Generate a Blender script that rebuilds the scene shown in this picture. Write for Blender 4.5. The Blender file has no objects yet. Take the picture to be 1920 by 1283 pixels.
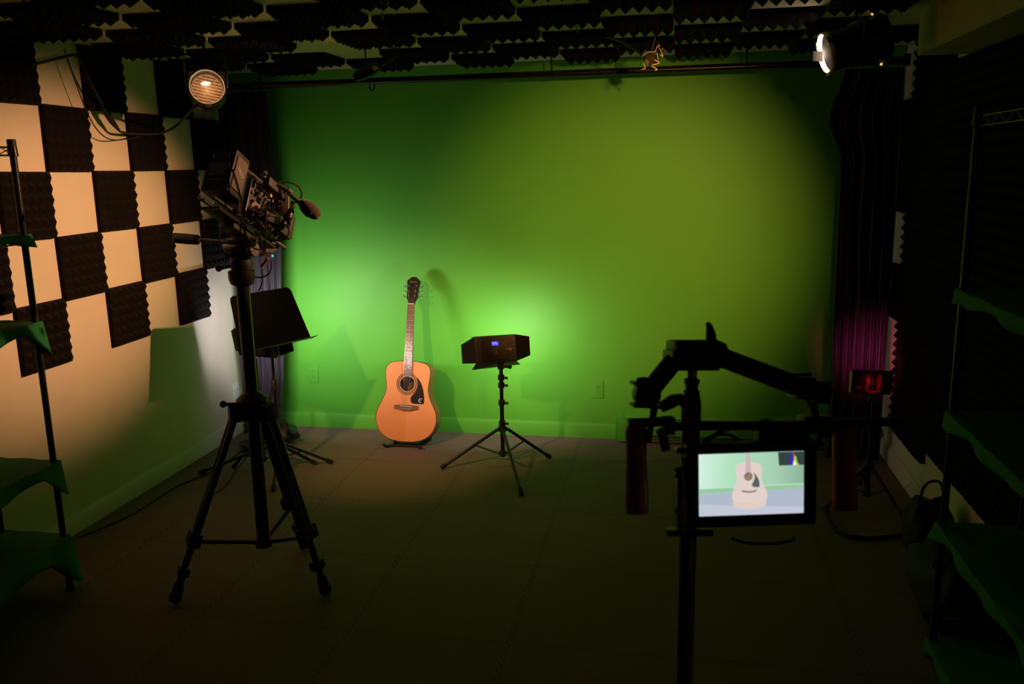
import bpy, bmesh, math, random
from mathutils import Vector, Matrix
random.seed(7)
PI = math.pi
V = Vector
C = bpy.context.scene.collection
scene = bpy.context.scene

# ------------------------------------------------------------------ camera, world, exposure
EYE = V((0, 0, 1.71)); FPX = 1606.3; YAW, PITCH, ROLL = 0.19237, 0.20103, -0.01884
_cy, _sy = math.cos(YAW), math.sin(YAW)
FW = V((-_sy * math.cos(PITCH), _cy * math.cos(PITCH), -math.sin(PITCH)))
_r0 = V((_cy, _sy, 0)); _u0 = _r0.cross(FW)
RT = (_r0 * math.cos(ROLL) + _u0 * math.sin(ROLL)).normalized(); UP = RT.cross(FW).normalized()
cam_data = bpy.data.cameras.new('camera'); cam = bpy.data.objects.new('camera', cam_data); C.objects.link(cam)
cam_data.sensor_width = 36; cam_data.sensor_fit = 'HORIZONTAL'; cam_data.lens = 36 * FPX / 1920
cam.matrix_world = Matrix(((RT.x, UP.x, -FW.x, EYE.x), (RT.y, UP.y, -FW.y, EYE.y), (RT.z, UP.z, -FW.z, EYE.z), (0, 0, 0, 1)))
cam_data.clip_start = 0.02
cam_data.dof.use_dof = True; cam_data.dof.focus_distance = 4.9; cam_data.dof.aperture_fstop = 8.0
scene.camera = cam
world = bpy.data.worlds.new('world'); scene.world = world; world.use_nodes = True
world.node_tree.nodes['Background'].inputs[0].default_value = (0.5, 0.6, 0.5, 1)
world.node_tree.nodes['Background'].inputs[1].default_value = 0.0
scene.view_settings.view_transform = 'Standard'; scene.view_settings.look = 'None'
scene.view_settings.gamma = 1; scene.view_settings.use_curve_mapping = False
scene.view_settings.exposure = 0.0

WARM = (1.0, 0.50, 0.20); COOL = (1.0, 0.93, 0.96)
P_LEFTWALL = 520; P_LEFTCAN = 4; P_BACKCAN = 520; P_LEDL = 9; P_LEDC = 4.4; P_MAG = 0.6; P_GUITAR = 205

def ray(px, py):
    d = FW + RT * ((px - 960) / FPX) - UP * ((py - 641.5) / FPX)
    return d
def at(px, py, axis, val):            # the point of a plane x/y/z = val seen along a sight line
    i = 'xyz'.index(axis); d = ray(px, py)
    return EYE + d * ((val - EYE[i]) / d[i])

# ------------------------------------------------------------------ materials
def mat(name, color, rough=0.6, metal=0.0, bump=0.0, bscale=200, var=0.0, vscale=8, sheen=0.0, spec=None):
    m = bpy.data.materials.new(name); m.use_nodes = True
    nt = m.node_tree; b = nt.nodes['Principled BSDF']
    b.inputs['Base Color'].default_value = (*color, 1); b.inputs['Roughness'].default_value = rough
    b.inputs['Metallic'].default_value = metal
    if spec is not None: b.inputs['Specular IOR Level'].default_value = spec
    if sheen: b.inputs['Sheen Weight'].default_value = sheen
    tc = nt.nodes.new('ShaderNodeTexCoord')
    n = nt.nodes.new('ShaderNodeTexNoise'); n.inputs['Scale'].default_value = vscale; n.inputs['Detail'].default_value = 4
    nt.links.new(tc.outputs['Object'], n.inputs['Vector'])
    mx = nt.nodes.new('ShaderNodeMix'); mx.data_type = 'RGBA'
    lo = [max(0, c * (1 - var - .03)) for c in color]; hi = [min(1, c * (1 + var + .03)) for c in color]
    mx.inputs[6].default_value = (*lo, 1); mx.inputs[7].default_value = (*hi, 1)
    nt.links.new(n.outputs['Fac'], mx.inputs[0]); nt.links.new(mx.outputs[2], b.inputs['Base Color'])
    if bump:
        n2 = nt.nodes.new('ShaderNodeTexNoise'); n2.inputs['Scale'].default_value = bscale; n2.inputs['Detail'].default_value = 3
        nt.links.new(tc.outputs['Object'], n2.inputs['Vector'])
        bp = nt.nodes.new('ShaderNodeBump'); bp.inputs['Strength'].default_value = bump; bp.inputs['Distance'].default_value = 0.002
        nt.links.new(n2.outputs['Fac'], bp.inputs['Height']); nt.links.new(bp.outputs['Normal'], b.inputs['Normal'])
    return m
def emit(name, color, strength):
    m = bpy.data.materials.new(name); m.use_nodes = True
    b = m.node_tree.nodes['Principled BSDF']; b.inputs['Base Color'].default_value = (*[c * .1 for c in color], 1)
    b.inputs['Emission Color'].default_value = (*color, 1); b.inputs['Emission Strength'].default_value = strength
    return m
M_green = mat('green_paint', (0.10, 0.46, 0.03), 0.55, spec=.35, bump=0.12, bscale=120, var=0.03, vscale=3)
M_cream = mat('cream_paint', (0.74, 0.67, 0.55), 0.6, bump=0.1, bscale=150, var=0.02)
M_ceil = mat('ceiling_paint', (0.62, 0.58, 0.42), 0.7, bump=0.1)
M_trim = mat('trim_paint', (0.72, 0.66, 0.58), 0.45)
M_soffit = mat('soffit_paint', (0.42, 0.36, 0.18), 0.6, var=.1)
M_foam = mat('charcoal_foam', (0.011, 0.009, 0.009), 0.95, bump=0.5, bscale=500, spec=0.15)
M_black = mat('black_metal', (0.012, 0.012, 0.012), 0.38, 0.0, var=.1)
M_blackm = mat('black_enamel', (0.016, 0.015, 0.014), 0.3, 0.2)
M_plastic = mat('black_plastic', (0.014, 0.013, 0.013), 0.5, bump=.2)
M_rubber = mat('black_rubber', (0.012, 0.012, 0.012), 0.75)
M_steel = mat('bright_steel', (0.55, 0.53, 0.5), 0.28, 0.9)
M_dsteel = mat('dull_steel', (0.2, 0.19, 0.17), 0.4, 0.8)
M_cloth = mat('green_cloth', (0.012, 0.21, 0.06), 0.85, bump=.4, bscale=300, var=.1)
M_curt = mat('grey_purple_satin', (0.028, 0.020, 0.030), 0.65, bump=0.25, bscale=90, var=.15, vscale=5)
M_white = mat('white_plastic', (0.78, 0.76, 0.76), 0.4)
M_orange = mat('orange_wood', (0.6, 0.15, 0.02), 0.45, var=.15, vscale=20)
M_desk = mat('matte_black_desk', (0.006, 0.006, 0.006), 0.9, spec=.05)
M_brass_warmlit = mat('copper_and_warm_lit_metal', (0.6, 0.42, 0.28), 0.3, 0.9)  # real brass parts; on the ceiling clamp the colour stands for warm light
M_grey = mat('grey_plastic', (0.16, 0.12, 0.11), 0.5)
M_red = mat('red_plastic', (0.6, 0.06, 0.03), 0.4)
M_yellow = mat('yellow_plastic', (0.75, 0.45, 0.04), 0.4)
M_softie = mat('brown_fur', (0.045, 0.03, 0.028), 0.95, bump=.9, bscale=350, sheen=.3)

# interlocking floor mats: dark foam with toothed seams
M_floor = mat('floor_mats', (0.175, 0.122, 0.104), 0.8, bump=0.3, bscale=260, var=.14, vscale=2.5)
nt = M_floor.node_tree; L = nt.links
tc = [n for n in nt.nodes if n.type == 'TEX_COORD'][0]
sep = nt.nodes.new('ShaderNodeSeparateXYZ'); L.new(tc.outputs['Object'], sep.inputs[0])
def mth(op, a, b=None, c=None):
    n = nt.nodes.new('ShaderNodeMath'); n.operation = op
    for i, v in enumerate((a, b, c)):
        if v is None: continue
        if isinstance(v, (int, float)): n.inputs[i].default_value = v
        else: L.new(v, n.inputs[i])
    return n.outputs[0]
def seam(u, w, off, pitch=0.62):
    sq = mth('MULTIPLY', mth('SIGN', mth('SINE', mth('MULTIPLY', w, 2 * PI / 0.045))), 0.007)
    t = mth('ADD', mth('ADD', u, off), sq)
    fr = mth('ABSOLUTE', mth('SUBTRACT', mth('FRACT', mth('DIVIDE', t, pitch)), 0.5))
    return mth('GREATER_THAN', fr, 0.5 - 0.0017 / pitch)
s = mth('MAXIMUM', seam(sep.outputs[0], sep.outputs[1], 6.2 + 0.58), seam(sep.outputs[1], sep.outputs[0], 6.2 - 4.66))
b = nt.nodes['Principled BSDF']; old = b.inputs['Base Color'].links[0].from_socket
mx = nt.nodes.new('ShaderNodeMix'); mx.data_type = 'RGBA'; mx.inputs[7].default_value = (0.012, 0.011, 0.011, 1)
L.new(s, mx.inputs[0]); L.new(old, mx.inputs[6]); L.new(mx.outputs[2], b.inputs['Base Color'])

# guitar woods
def wood(name, c1, c2, rough, along='Z', scale=1.0, split=False):
    m = bpy.data.materials.new(name); m.use_nodes = True; nt = m.node_tree; b = nt.nodes['Principled BSDF']
    tc = nt.nodes.new('ShaderNodeTexCoord'); mp = nt.nodes.new('ShaderNodeMapping')
    mp.inputs['Scale'].default_value = (240 * scale, 240 * scale, 4 * scale) if along == 'Z' else (4, 4, 200)
    n = nt.nodes.new('ShaderNodeTexNoise'); n.inputs['Scale'].default_value = 1.0; n.inputs['Detail'].default_value = 3
    nt.links.new(tc.outputs['Object'], mp.inputs[0]); nt.links.new(mp.outputs[0], n.inputs['Vector'])
    mx = nt.nodes.new('ShaderNodeMix'); mx.data_type = 'RGBA'; mx.inputs[6].default_value = (*c1, 1); mx.inputs[7].default_value = (*c2, 1)
    nt.links.new(n.outputs['Fac'], mx.inputs[0]); nt.links.new(mx.outputs[2], b.inputs['Base Color'])
    b.inputs['Roughness'].default_value = rough; b.inputs['Coat Weight'].default_value = 0.15; b.inputs['Coat Roughness'].default_value = .35
    return m
M_spruce = wood('spruce_top', (0.74, 0.25, 0.065), (0.80, 0.31, 0.09), 0.5)
M_spruce2 = wood('spruce_top_bookmatched', (0.82, 0.29, 0.08), (0.88, 0.35, 0.11), 0.5)
M_mahog = wood('mahogany_side', (0.20, 0.085, 0.025), (0.28, 0.13, 0.04), 0.3)
M_rosew = wood('rosewood', (0.12, 0.05, 0.032), (0.22, 0.105, 0.07), 0.5, scale=.7)
M_bindg = mat('dark_binding', (0.05, 0.025, 0.02), 0.4)
M_cream_p = mat('cream_plastic', (0.8, 0.68, 0.48), 0.4)

# ------------------------------------------------------------------ mesh builder
class MB:
    def __init__(self, M=None): self.v = []; self.f = []; self.M = M or Matrix()
    def add(self, vs, fs):
        k = len(self.v); self.v += [self.M @ V(p) for p in vs]; self.f += [[i + k for i in f] for f in fs]; return self
    def box(self, c, s, rot=None, bev=0.0):
        x, y, z = s[0] / 2, s[1] / 2, s[2] / 2
        bm = bmesh.new(); bmesh.ops.create_cube(bm, size=1)
        for v in bm.verts: v.co = V((v.co.x * s[0], v.co.y * s[1], v.co.z * s[2]))
        if bev: bmesh.ops.bevel(bm, geom=list(bm.edges), offset=min(bev, min(s) * .45), segments=2, affect='EDGES', profile=.7)
        R = rot if rot is not None else Matrix.Identity(3)
        bm.verts.index_update()
        vs = [V(c) + R @ v.co for v in bm.verts]; fs = [[v.index for v in f.verts] for f in bm.faces]; bm.free()
        return self.add(vs, fs)
    def tube(self, a, b, r, r2=None, n=14, cap=True):
        return self.path([a, b], [r, r if r2 is None else r2], n, cap)
    def path(self, pts, r, n=10, cap=True, closed=False):
        pts = [V(p) for p in pts]; m = len(pts)
        rs = r if isinstance(r, (list, tuple)) else [r] * m
        vs = []; fs = []; ref = None
        for i, p in enumerate(pts):
            if closed: t = pts[(i + 1) % m] - pts[i - 1]
            else: t = pts[min(i + 1, m - 1)] - pts[max(i - 1, 0)]
            t.normalize()
            if ref is None: ref = V((0, 0, 1)) if abs(t.z) < .9 else V((1, 0, 0))
            x = (ref - t * ref.dot(t)).normalized(); ref = x; y = t.cross(x)
            for k in range(n):
                a = 2 * PI * k / n; vs.append(p + (x * math.cos(a) + y * math.sin(a)) * rs[i])
        for i in range(m if closed else m - 1):
            j = (i + 1) % m
            for k in range(n): fs.append([i * n + k, i * n + (k + 1) % n, j * n + (k + 1) % n, j * n + k])
        if cap and not closed: fs.append(list(range(n))[::-1]); fs.append([(m - 1) * n + k for k in range(n)])
        return self.add(vs, fs)
    def lathe(self, prof, o=(0, 0, 0), axis=(0, 0, 1), n=32, closed=False):    # prof: (radius, height along axis)
        z = V(axis).normalized(); x = (V((0, 0, 1)) if abs(z.z) < .9 else V((1, 0, 0))); x = (x - z * x.dot(z)).normalized(); y = z.cross(x)
        vs = []; fs = []
        for (r, h) in prof:
            for k in range(n):
                a = 2 * PI * k / n; vs.append(V(o) + z * h + (x * math.cos(a) + y * math.sin(a)) * max(r, 1e-5))
        m = len(prof)
        for i in range(m if closed else m - 1):
            j = (i + 1) % m
            for k in range(n): fs.append([i * n + k, i * n + (k + 1) % n, j * n + (k + 1) % n, j * n + k])
        return self.add(vs, fs)
    def ball(self, c, r, n=12, R=None):
        s = r if isinstance(r, (tuple, list)) else (r, r, r)
        vs = []; fs = []; R = R or Matrix.Identity(3); m = n
        for i in range(m + 1):
            th = PI * i / m
            for k in range(2 * n):
                a = PI * k / n
                vs.append(V(c) + R @ V((s[0] * math.sin(th) * math.cos(a), s[1] * math.sin(th) * math.sin(a), s[2] * math.cos(th))))
        for i in range(m):
            for k in range(2 * n): fs.append([i * 2 * n + k, i * 2 * n + (k + 1) % (2 * n), (i + 1) * 2 * n + (k + 1) % (2 * n), (i + 1) * 2 * n + k])
        return self.add(vs, fs)
    def prism(self, outline, a, b):          # outline of 3D points, swept from offset a to offset b
        n = len(outline); a = V(a); b = V(b)
        vs = [V(p) + a for p in outline] + [V(p) + b for p in outline]
        fs = [list(range(n))[::-1], list(range(n, 2 * n))] + [[i, (i + 1) % n, n + (i + 1) % n, n + i] for i in range(n)]
        return self.add(vs, fs)
    def plate(self, pts, thick):             # quad/polygon in 3D with thickness
        p = [V(q) for q in pts]; nrm = (p[1] - p[0]).cross(p[2] - p[0]).normalized()
        return self.prism(p, nrm * (-thick / 2), nrm * (thick / 2))
    def build(self, name, m, parent=None, smooth=True, angle=35):
        w = V((0, 0, 0)); q = parent
        while q: w = w + q.location; q = q.parent
        me = bpy.data.meshes.new(name); me.from_pydata([v - w for v in self.v], [], self.f)
        bm = bmesh.new(); bm.from_mesh(me)
        bmesh.ops.remove_doubles(bm, verts=bm.verts, dist=1e-6)
        bmesh.ops.recalc_face_normals(bm, faces=bm.faces)
        if smooth:
            for f in bm.faces: f.smooth = True
            for e in bm.edges:
                if len(e.link_faces) == 2 and e.calc_face_angle(0) > math.radians(angle): e.smooth = False
        bm.to_mesh(me); bm.free()
        me.materials.append(m)
        o = bpy.data.objects.new(name, me); C.objects.link(o)
        if parent: o.parent = parent
        return o

def tag(o, label=None, cat=None, group=None, kind=None):
    if label: o['label'] = label
    if cat: o['category'] = cat
    if group: o['group'] = group
    if kind: o['kind'] = kind
    return o
def thing(name, label, cat, loc=(0, 0, 0), group=None):
    o = bpy.data.objects.new(name, None); C.objects.link(o); o.location = loc; o.empty_display_size = .05
    return tag(o, label, cat, group)
def struct(name, mb, m, smooth=False):
    return tag(mb.build(name, m, None, smooth), kind='structure')
def frame(o, x=None, y=None, z=None):        # matrix from origin and two axes
    if y is not None and z is not None:
        y = V(y).normalized(); x = y.cross(V(z)).normalized(); z = x.cross(y)
    elif x is not None and z is not None:
        x = V(x).normalized(); y = V(z).cross(x).normalized(); z = x.cross(y)
    o = V(o)
    return Matrix(((x.x, y.x, z.x, o.x), (x.y, y.y, z.y, o.y), (x.z, y.z, z.z, o.z), (0, 0, 0, 1)))
def smoothpts(pts, k=6, closed=False):
    pts = [V(p) for p in pts]; n = len(pts); out = []
    rng = range(n if closed else n - 1)
    for i in rng:
        if closed: p0, p1, p2, p3 = pts[i - 1], pts[i], pts[(i + 1) % n], pts[(i + 2) % n]
        else: p0, p1, p2, p3 = pts[max(i - 1, 0)], pts[i], pts[i + 1], pts[min(i + 2, n - 1)]
        for j in range(k):
            t = j / k
            out.append(.5 * ((2 * p1) + (p2 - p0) * t + (2 * p0 - 5 * p1 + 4 * p2 - p3) * t * t + (3 * p1 - p0 - 3 * p2 + p3) * t ** 3))
    if not closed: out.append(pts[-1])
    return out
def text_mesh(s, size, M, name, m, parent, depth=0.0006):
    cu = bpy.data.curves.new(name, 'FONT'); cu.body = s; cu.size = size; cu.extrude = depth; cu.align_x = 'CENTER'; cu.align_y = 'CENTER'
    t = bpy.data.objects.new(name, cu); C.objects.link(t)
    dg = bpy.context.evaluated_depsgraph_get(); me = bpy.data.meshes.new_from_object(t.evaluated_get(dg))
    C.objects.unlink(t); bpy.data.objects.remove(t)
    mb = MB(M); mb.add([v.co.copy() for v in me.vertices], [list(p.vertices) for p in me.polygons])
    return mb.build(name, m, parent, False)
def lamp(kind, name, loc, direction, power, color, parent, **kw):
    d = bpy.data.lights.new(name, kind); d.energy = power; d.color = color
    for k, v in kw.items(): setattr(d, k, v)
    o = bpy.data.objects.new(name, d); C.objects.link(o)
    w = parent.location if parent else V((0, 0, 0))
    o.location = V(loc) - w; o.rotation_euler = V(direction).to_track_quat('-Z', 'Y').to_euler()
    if parent: o.parent = parent
    return o
ORD = ['first', 'second', 'third', 'fourth', 'fifth', 'sixth', 'seventh', 'eighth', 'ninth', 'tenth', 'eleventh', 'twelfth', 'thirteenth', 'fourteenth', 'fifteenth']

# ------------------------------------------------------------------ room shell
LX, RX, BY, CZ, NY = -2.862, 1.225, 5.27, 2.33, -1.6
T = 0.12
struct('floor', MB().box(((LX + RX) / 2, (BY + NY) / 2, -T / 2), (RX - LX + .3, BY - NY + .3, T)), M_floor)
struct('ceiling', MB().box(((LX + RX) / 2, (BY + NY) / 2, CZ + T / 2), (RX - LX + .3, BY - NY + .3, T)), M_ceil)
struct('wall_back', MB().box(((LX + RX) / 2, BY + T / 2, CZ / 2), (RX - LX + .3, T, CZ)), M_green)
struct('wall_left', MB().box((LX - T / 2, (BY + NY) / 2, CZ / 2), (T, BY - NY, CZ)), M_cream)
struct('wall_right', MB().box((RX + T / 2, (BY + NY) / 2, CZ / 2), (T, BY - NY, CZ)), M_cream)
struct('wall_front', MB().box(((LX + RX) / 2, NY - T / 2, CZ / 2), (RX - LX + .3, T, CZ)), M_foam)
def baseboard(name, a, b, inward, m, h=0.10):
    # moulded profile: flat board with a rounded ledge on top
    prof = [(0, 0), (0.016, 0), (0.016, h - .018), (0.012, h - .01), (0.010, h - .003), (0.004, h), (0, h)]
    inward = V(inward)
    mb = MB(); mb.prism([V(a) + inward * x + V((0, 0, z)) for x, z in prof], (0, 0, 0), V(b) - V(a))
    struct(name, mb, m, True)
baseboard('baseboard_left', (LX, NY, 0), (LX, BY, 0), (1, 0, 0), M_trim)
baseboard('baseboard_back', (LX + .017, BY, 0), (-0.345, BY, 0), (0, -1, 0), M_green)
baseboard('baseboard_right', (RX, NY, 0), (RX, BY - .07, 0), (-1, 0, 0), M_trim)
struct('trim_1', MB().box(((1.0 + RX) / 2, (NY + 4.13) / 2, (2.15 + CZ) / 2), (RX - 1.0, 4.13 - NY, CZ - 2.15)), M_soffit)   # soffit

# ------------------------------------------------------------------ acoustic foam
def foam_mesh(n=6, s=0.303, base=0.022, peak=0.052, style='pyramid'):
    vs = []; fs = []
    g = s / n
    def add(p): vs.append(p); return len(vs) - 1
    grid = [[add((-s / 2 + i * g, -s / 2 + j * g, base)) for j in range(n + 1)] for i in range(n + 1)]
    for i in range(n):
        for j in range(n):
            a, b_, c_, d_ = grid[i][j], grid[i + 1][j], grid[i + 1][j + 1], grid[i][j + 1]
            p = add((-s / 2 + (i + .5) * g + random.uniform(-.001, .001), -s / 2 + (j + .5) * g, peak + random.uniform(-.003, .001)))
            fs += [[a, b_, p], [b_, c_, p], [c_, d_, p], [d_, a, p]]
    lo = {}
    ring = [(i, 0) for i in range(n)] + [(n, j) for j in range(n)] + [(i, n) for i in range(n, 0, -1)] + [(0, j) for j in range(n, 0, -1)]
    for (i, j) in ring: lo[(i, j)] = add((-s / 2 + i * g, -s / 2 + j * g, 0))
    R_ = len(ring)
    for k in range(R_):
        a, b_ = ring[k], ring[(k + 1) % R_]
        fs.append([lo[a], lo[b_], grid[b_[0]][b_[1]], grid[a[0]][a[1]]])
    fs.append([lo[r] for r in ring][::-1])
    me = bpy.data.meshes.new('foam_panel'); me.from_pydata(vs, [], fs); me.materials.append(M_foam); me.update()
    return me
foam_meshes = [foam_mesh() for _ in range(3)]
def foam(loc, nrm, label, group, rot=0.0, up=(0, 0, 1)):
    o = bpy.data.objects.new('foam_panel', random.choice(foam_meshes)); C.objects.link(o)
    z = V(nrm); x = V(up).cross(z).normalized(); y = z.cross(x)
    R = Matrix((x, y, z)).transposed() @ Matrix.Rotation(rot, 3, 'Z')
    o.matrix_world = Matrix.Translation(V(loc) + z * .0005) @ R.to_4x4()
    return tag(o, label, 'acoustic foam', group)
# left wall checkerboard: columns along y, rows of 0.3 m from z 2.03 down
rows = [2.18, 1.88, 1.58, 1.28, 0.99]
rown = ['top row', 'second row down', 'third row down', 'fourth row down', 'lowest row']
colY = [3.075 + .3135 * k for k in range(-4, 8)]      # column centres
for r, z in enumerate(rows):
    for k in range(-4, 8):
        y = 3.075 + .3135 * k
        filled = (k % 2 == 1) if r in (0, 2, 4) else (k % 2 == 0)
        if r in (0, 2, 4): filled = (k % 2 == 1)
        else: filled = (k % 2 == 0)
        if not filled or y > BY - .2 or y < 2.0: continue
        if r == 0: z_ = 2.175
        else: z_ = z
        c = (6 - k)
        pos = ['at the dark curtain', 'beside the dark curtain', 'one gap out from the curtain', 'two columns out from the curtain', 'three columns out from the curtain', 'halfway along', 'behind the left shelf post', 'above the left rack', 'over the near rack end', 'far at the frame edge'][max(0, min(9, c))]
        foam((LX, y, z_), (1, 0, 0), 'foam square on the cream wall, %s, %s' % (rown[r], pos), 'foam squares on the cream left wall', random.uniform(-.012, .012))
# ceiling checkerboard
GX, GY = -0.34, 5.13
for i in range(-5, 9):
    for j in range(0, 15):
        if (i + j) % 2: continue
        gap_ = at(610, 84, 'z', CZ)
        x = GX - .1525 - .305 * i; y = GY - .16 - .32 * j
        if y < 0.9 or x < LX + .16 or x > (0.98 - .16 if y < 4.4 else RX - .16): continue
        if x > -1.2 + y * 0.35 and y < 1.6: continue
        if abs(x - gap_.x) < .16 and abs(y - gap_.y) < .2: continue      # the one missing tile
        foam((x, y, CZ), (0, 0, -1), 'ceiling foam tile, %s row from the green wall, %s from the left' % (ORD[j], ORD[8 - i] if 8 - i < 15 else 'last'), 'foam tiles on the ceiling', random.uniform(-.02, .02), up=(0, 1, 0))
# right wall: nearly closed rows, gaps only in the corner by the curtain; lowest rows added to darken the bare wall
for r in range(7):
    for k in range(0, 12):
        y = 5.105 - .305 * k
        if k == 0 and r in (0, 3, 5, 6): continue
        if r == 6 and k >= 3: continue
        z_ = [2.175, 1.88, 1.58, 1.28, .985, .69, .385][r] if k < 3 else [1.995, 1.69, 1.385, 1.08, .775, .47, .25][r]
        foam((RX, y, z_), (-1, 0, 0), 'foam square on the dark right wall, %s row down, %s from corner' % (ORD[r], ORD[k]), 'foam squares on the dark right wall', random.uniform(-.01, .01))

# ------------------------------------------------------------------ outlets, heater
def outlet(c, nrm, m, label, round_=True):
    t = thing('wall_outlet', label, 'outlet', c)
    nrm = V(nrm); F = frame(c, x=V((0, 0, 1)).cross(nrm), z=(0, 0, 1))       # y axis points into wall
    s = -1
    MB(F).box((0, s * .003, 0), (.072, .006, .116), bev=.002).build('cover_plate', m, t)
    for dz in (.021, -.021):
        rec = MB(F).prism([V((.017 * math.cos(a) * 1.0, 0, dz + .0145 * math.sin(a))) for a in [2 * PI * k / 20 for k in range(20)]], (0, -.0062, 0), (0, -.0085, 0)).build('receptacle', m, t)
        sl = MB(F); sl.box((-.006, -.0087, dz + .003), (.0022, .001, .008)); sl.box((.006, -.0087, dz + .003), (.0022, .001, .006)); sl.tube((0, -.0085, dz - .007), (0, -.0092, dz - .007), .0022)
        sl.build('slots', M_rubber, rec)
    MB(F).tube((0, -.006, 0), (0, -.0078, 0), .003).build('screw', m, t)
    return t
outlet(at(588, 702, 'y', BY), (0, -1, 0), M_green, 'green painted wall outlet to the left of the guitar')
outlet(at(1120, 730, 'y', BY), (0, -1, 0), M_green, 'green painted wall outlet to the right of the panel light on its stand')
outlet(at(443, 735, 'x', LX), (1, 0, 0), M_white, 'white double outlet low on the cream wall by the curtain')
pc = at(447, 752, 'x', LX) + V((.03, 0, 0))
t = thing('power_adapter', 'black power plug in the white wall outlet', 'plug', pc)
MB().box(pc, (.05, .05, .04), bev=.006).build('adapter_body', M_plastic, t)
hx0, hx1 = -.345, 1.13
t = thing('baseboard_heater', 'low green painted baseboard heater along the green wall', 'heater', (.4, 5.23, 0))
MB().box(((-.345 + -.28) / 2, 5.225, .077), (.065, .09, .134), bev=.003).build('end_cap', M_green, t)
MB().box((hx1, 5.225, .077), (.05, .09, .134), bev=.003).build('end_cap', M_green, t)
MB().box(((hx0 + hx1) / 2, 5.255, .09), (hx1 - hx0 - .08, .028, .17), bev=.002).build('back_panel', M_green, t)
MB().box(((hx0 + hx1) / 2 + .01, 5.205, .085), (hx1 - hx0 - .1, .008, .07), bev=.002).build('front_cover', M_green, t)
MB().prism([V((0, 5.262, .188)), V((0, 5.215, .168)), V((0, 5.21, .158)), V((0, 5.262, .18))], (hx0 + .04, 0, 0), (hx1 - .02, 0, 0)).build('top_hood', M_green, t)
fb = MB()
for k in range(70): fb.box((hx0 + .07 + k * .0195, 5.235, .06), (.0012, .04, .05))
fb.build('fins', M_dsteel, t)
MB().box(((hx0 + hx1) / 2, 5.2, .018), (hx1 - hx0 - .1, .02, .012), bev=.002).build('lower_rail', M_steel, t)

# ------------------------------------------------------------------ curtain rod and curtains
ry = 5.02
rz = lambda x: 2.232 - .005 * (x + 2.5)
t = thing('curtain_rod', 'long black pipe across the top of the green wall', 'curtain rod', (-.8, ry, 2.22))
MB().tube((LX + .03, ry, 2.225), (RX - .06, ry, 2.225), .019).build('pipe', M_blackm, t)
for x in (-2.5, -.72, .35):
    br = MB(); br.tube((x, ry, 2.245), (x, ry, CZ - .001), .005); br.box((x, ry, CZ - .006), (.04, .03, .008)); br.path([V((x, ry + .023 * math.sin(a), 2.225 + .023 * math.cos(a))) for a in [2 * PI * k / 16 for k in range(16)]], .004, 6, closed=True)
    br.build('hanger', M_blackm, t)
for x in (LX + .02, RX - .06):
    MB().box((x, ry, 2.225), (.03, .06, .06), bev=.006).build('end_bracket', M_blackm, t)
def curtain(name, label, left, right, ybase, amp, nf, seed, flip=1):
    # left, right: lists of (z, x); wave profile across the width
    rnd = random.Random(seed)
    def interp(tab, z):
        tab = sorted(tab)
        if z <= tab[0][0]: return tab[0][1]
        for (a, b_) in zip(tab, tab[1:]):
            if z <= b_[0]:
                u = (z - a[0]) / (b_[0] - a[0]); u = u * u * (3 - 2 * u); return a[1] * (1 - u) + b_[1] * u
        return tab[-1][1]
    NU, NZ = 110, 70
    ph = [rnd.uniform(0, 6) for _ in range(6)]
    vs = []; fs = []
    for side in (0, 1):
        for i in range(NU + 1):
            u = i / NU
            for j in range(NZ + 1):
                w = j / NZ; z = .02 + w * 2.17
                x0, x1 = interp(left, z), interp(right, z)
                uu = u + .02 * math.sin(3 * z + ph[0]) + .015 * math.sin(9 * u + 5 * z + ph[5])
                y = ybase + amp * (.65 * math.sin(2 * PI * nf * uu + ph[1] + .6 * math.sin(1.7 * z + ph[2])) + .35 * math.sin(2 * PI * nf * 2.3 * uu + ph[3] + z * .8)) * (1 - .35 * w)
                y += .012 * math.sin(11 * z + 9 * u + ph[4]) * (1 - w)
                vs.append(V((x0 + (x1 - x0) * u, y + side * .003, z)))
    S = (NU + 1) * (NZ + 1)
    for side in (0, 1):
        for i in range(NU):
            for j in range(NZ):
                a = side * S + i * (NZ + 1) + j; q = [a, a + NZ + 1, a + NZ + 2, a + 1]; fs.append(q if side == 0 else q[::-1])
    for j in range(NZ):
        for i in (0, NU):
            a = i * (NZ + 1) + j; fs.append([a, a + 1, S + a + 1, S + a])
    for i in range(NU):
        for j in (0, NZ):
            a = i * (NZ + 1) + j; fs.append([a, a + NZ + 1, S + a + NZ + 1, S + a])
    t = thing(name, label, 'curtain', (interp(left, 0), ybase, 0))
    o = MB().add(vs, fs).build('curtain_cloth', M_curt, t, True, 80)
    for i in range(5):
        x = interp(left, 2.2) + (interp(right, 2.2) - interp(left, 2.2)) * (i + .5) / 5
        MB().path([V((x, ry + .026 * math.sin(a), 2.222 + .026 * math.cos(a))) for a in [2 * PI * k / 16 for k in range(16)]], .0025, 6, closed=True).build('curtain_ring', M_dsteel, t)
def X(px, py, y=5.02): return at(px, py, 'y', y).x
curtain('curtain', 'dark grey-purple satin curtain hanging in the left corner of the green wall', [(0, LX + .08), (2.3, LX + .07)],
        [(at(500, 165, 'y', ry).z, X(500, 165)), (at(513, 320, 'y', ry).z, X(513, 320)), (at(524, 450, 'y', ry).z, X(524, 450)), (at(528, 600, 'y', ry).z, X(528, 600)), (at(532, 700, 'y', ry).z, X(532, 700)), (.2, X(528, 780)), (0, X(520, 800))], ry, .026, 5, 3)
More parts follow.
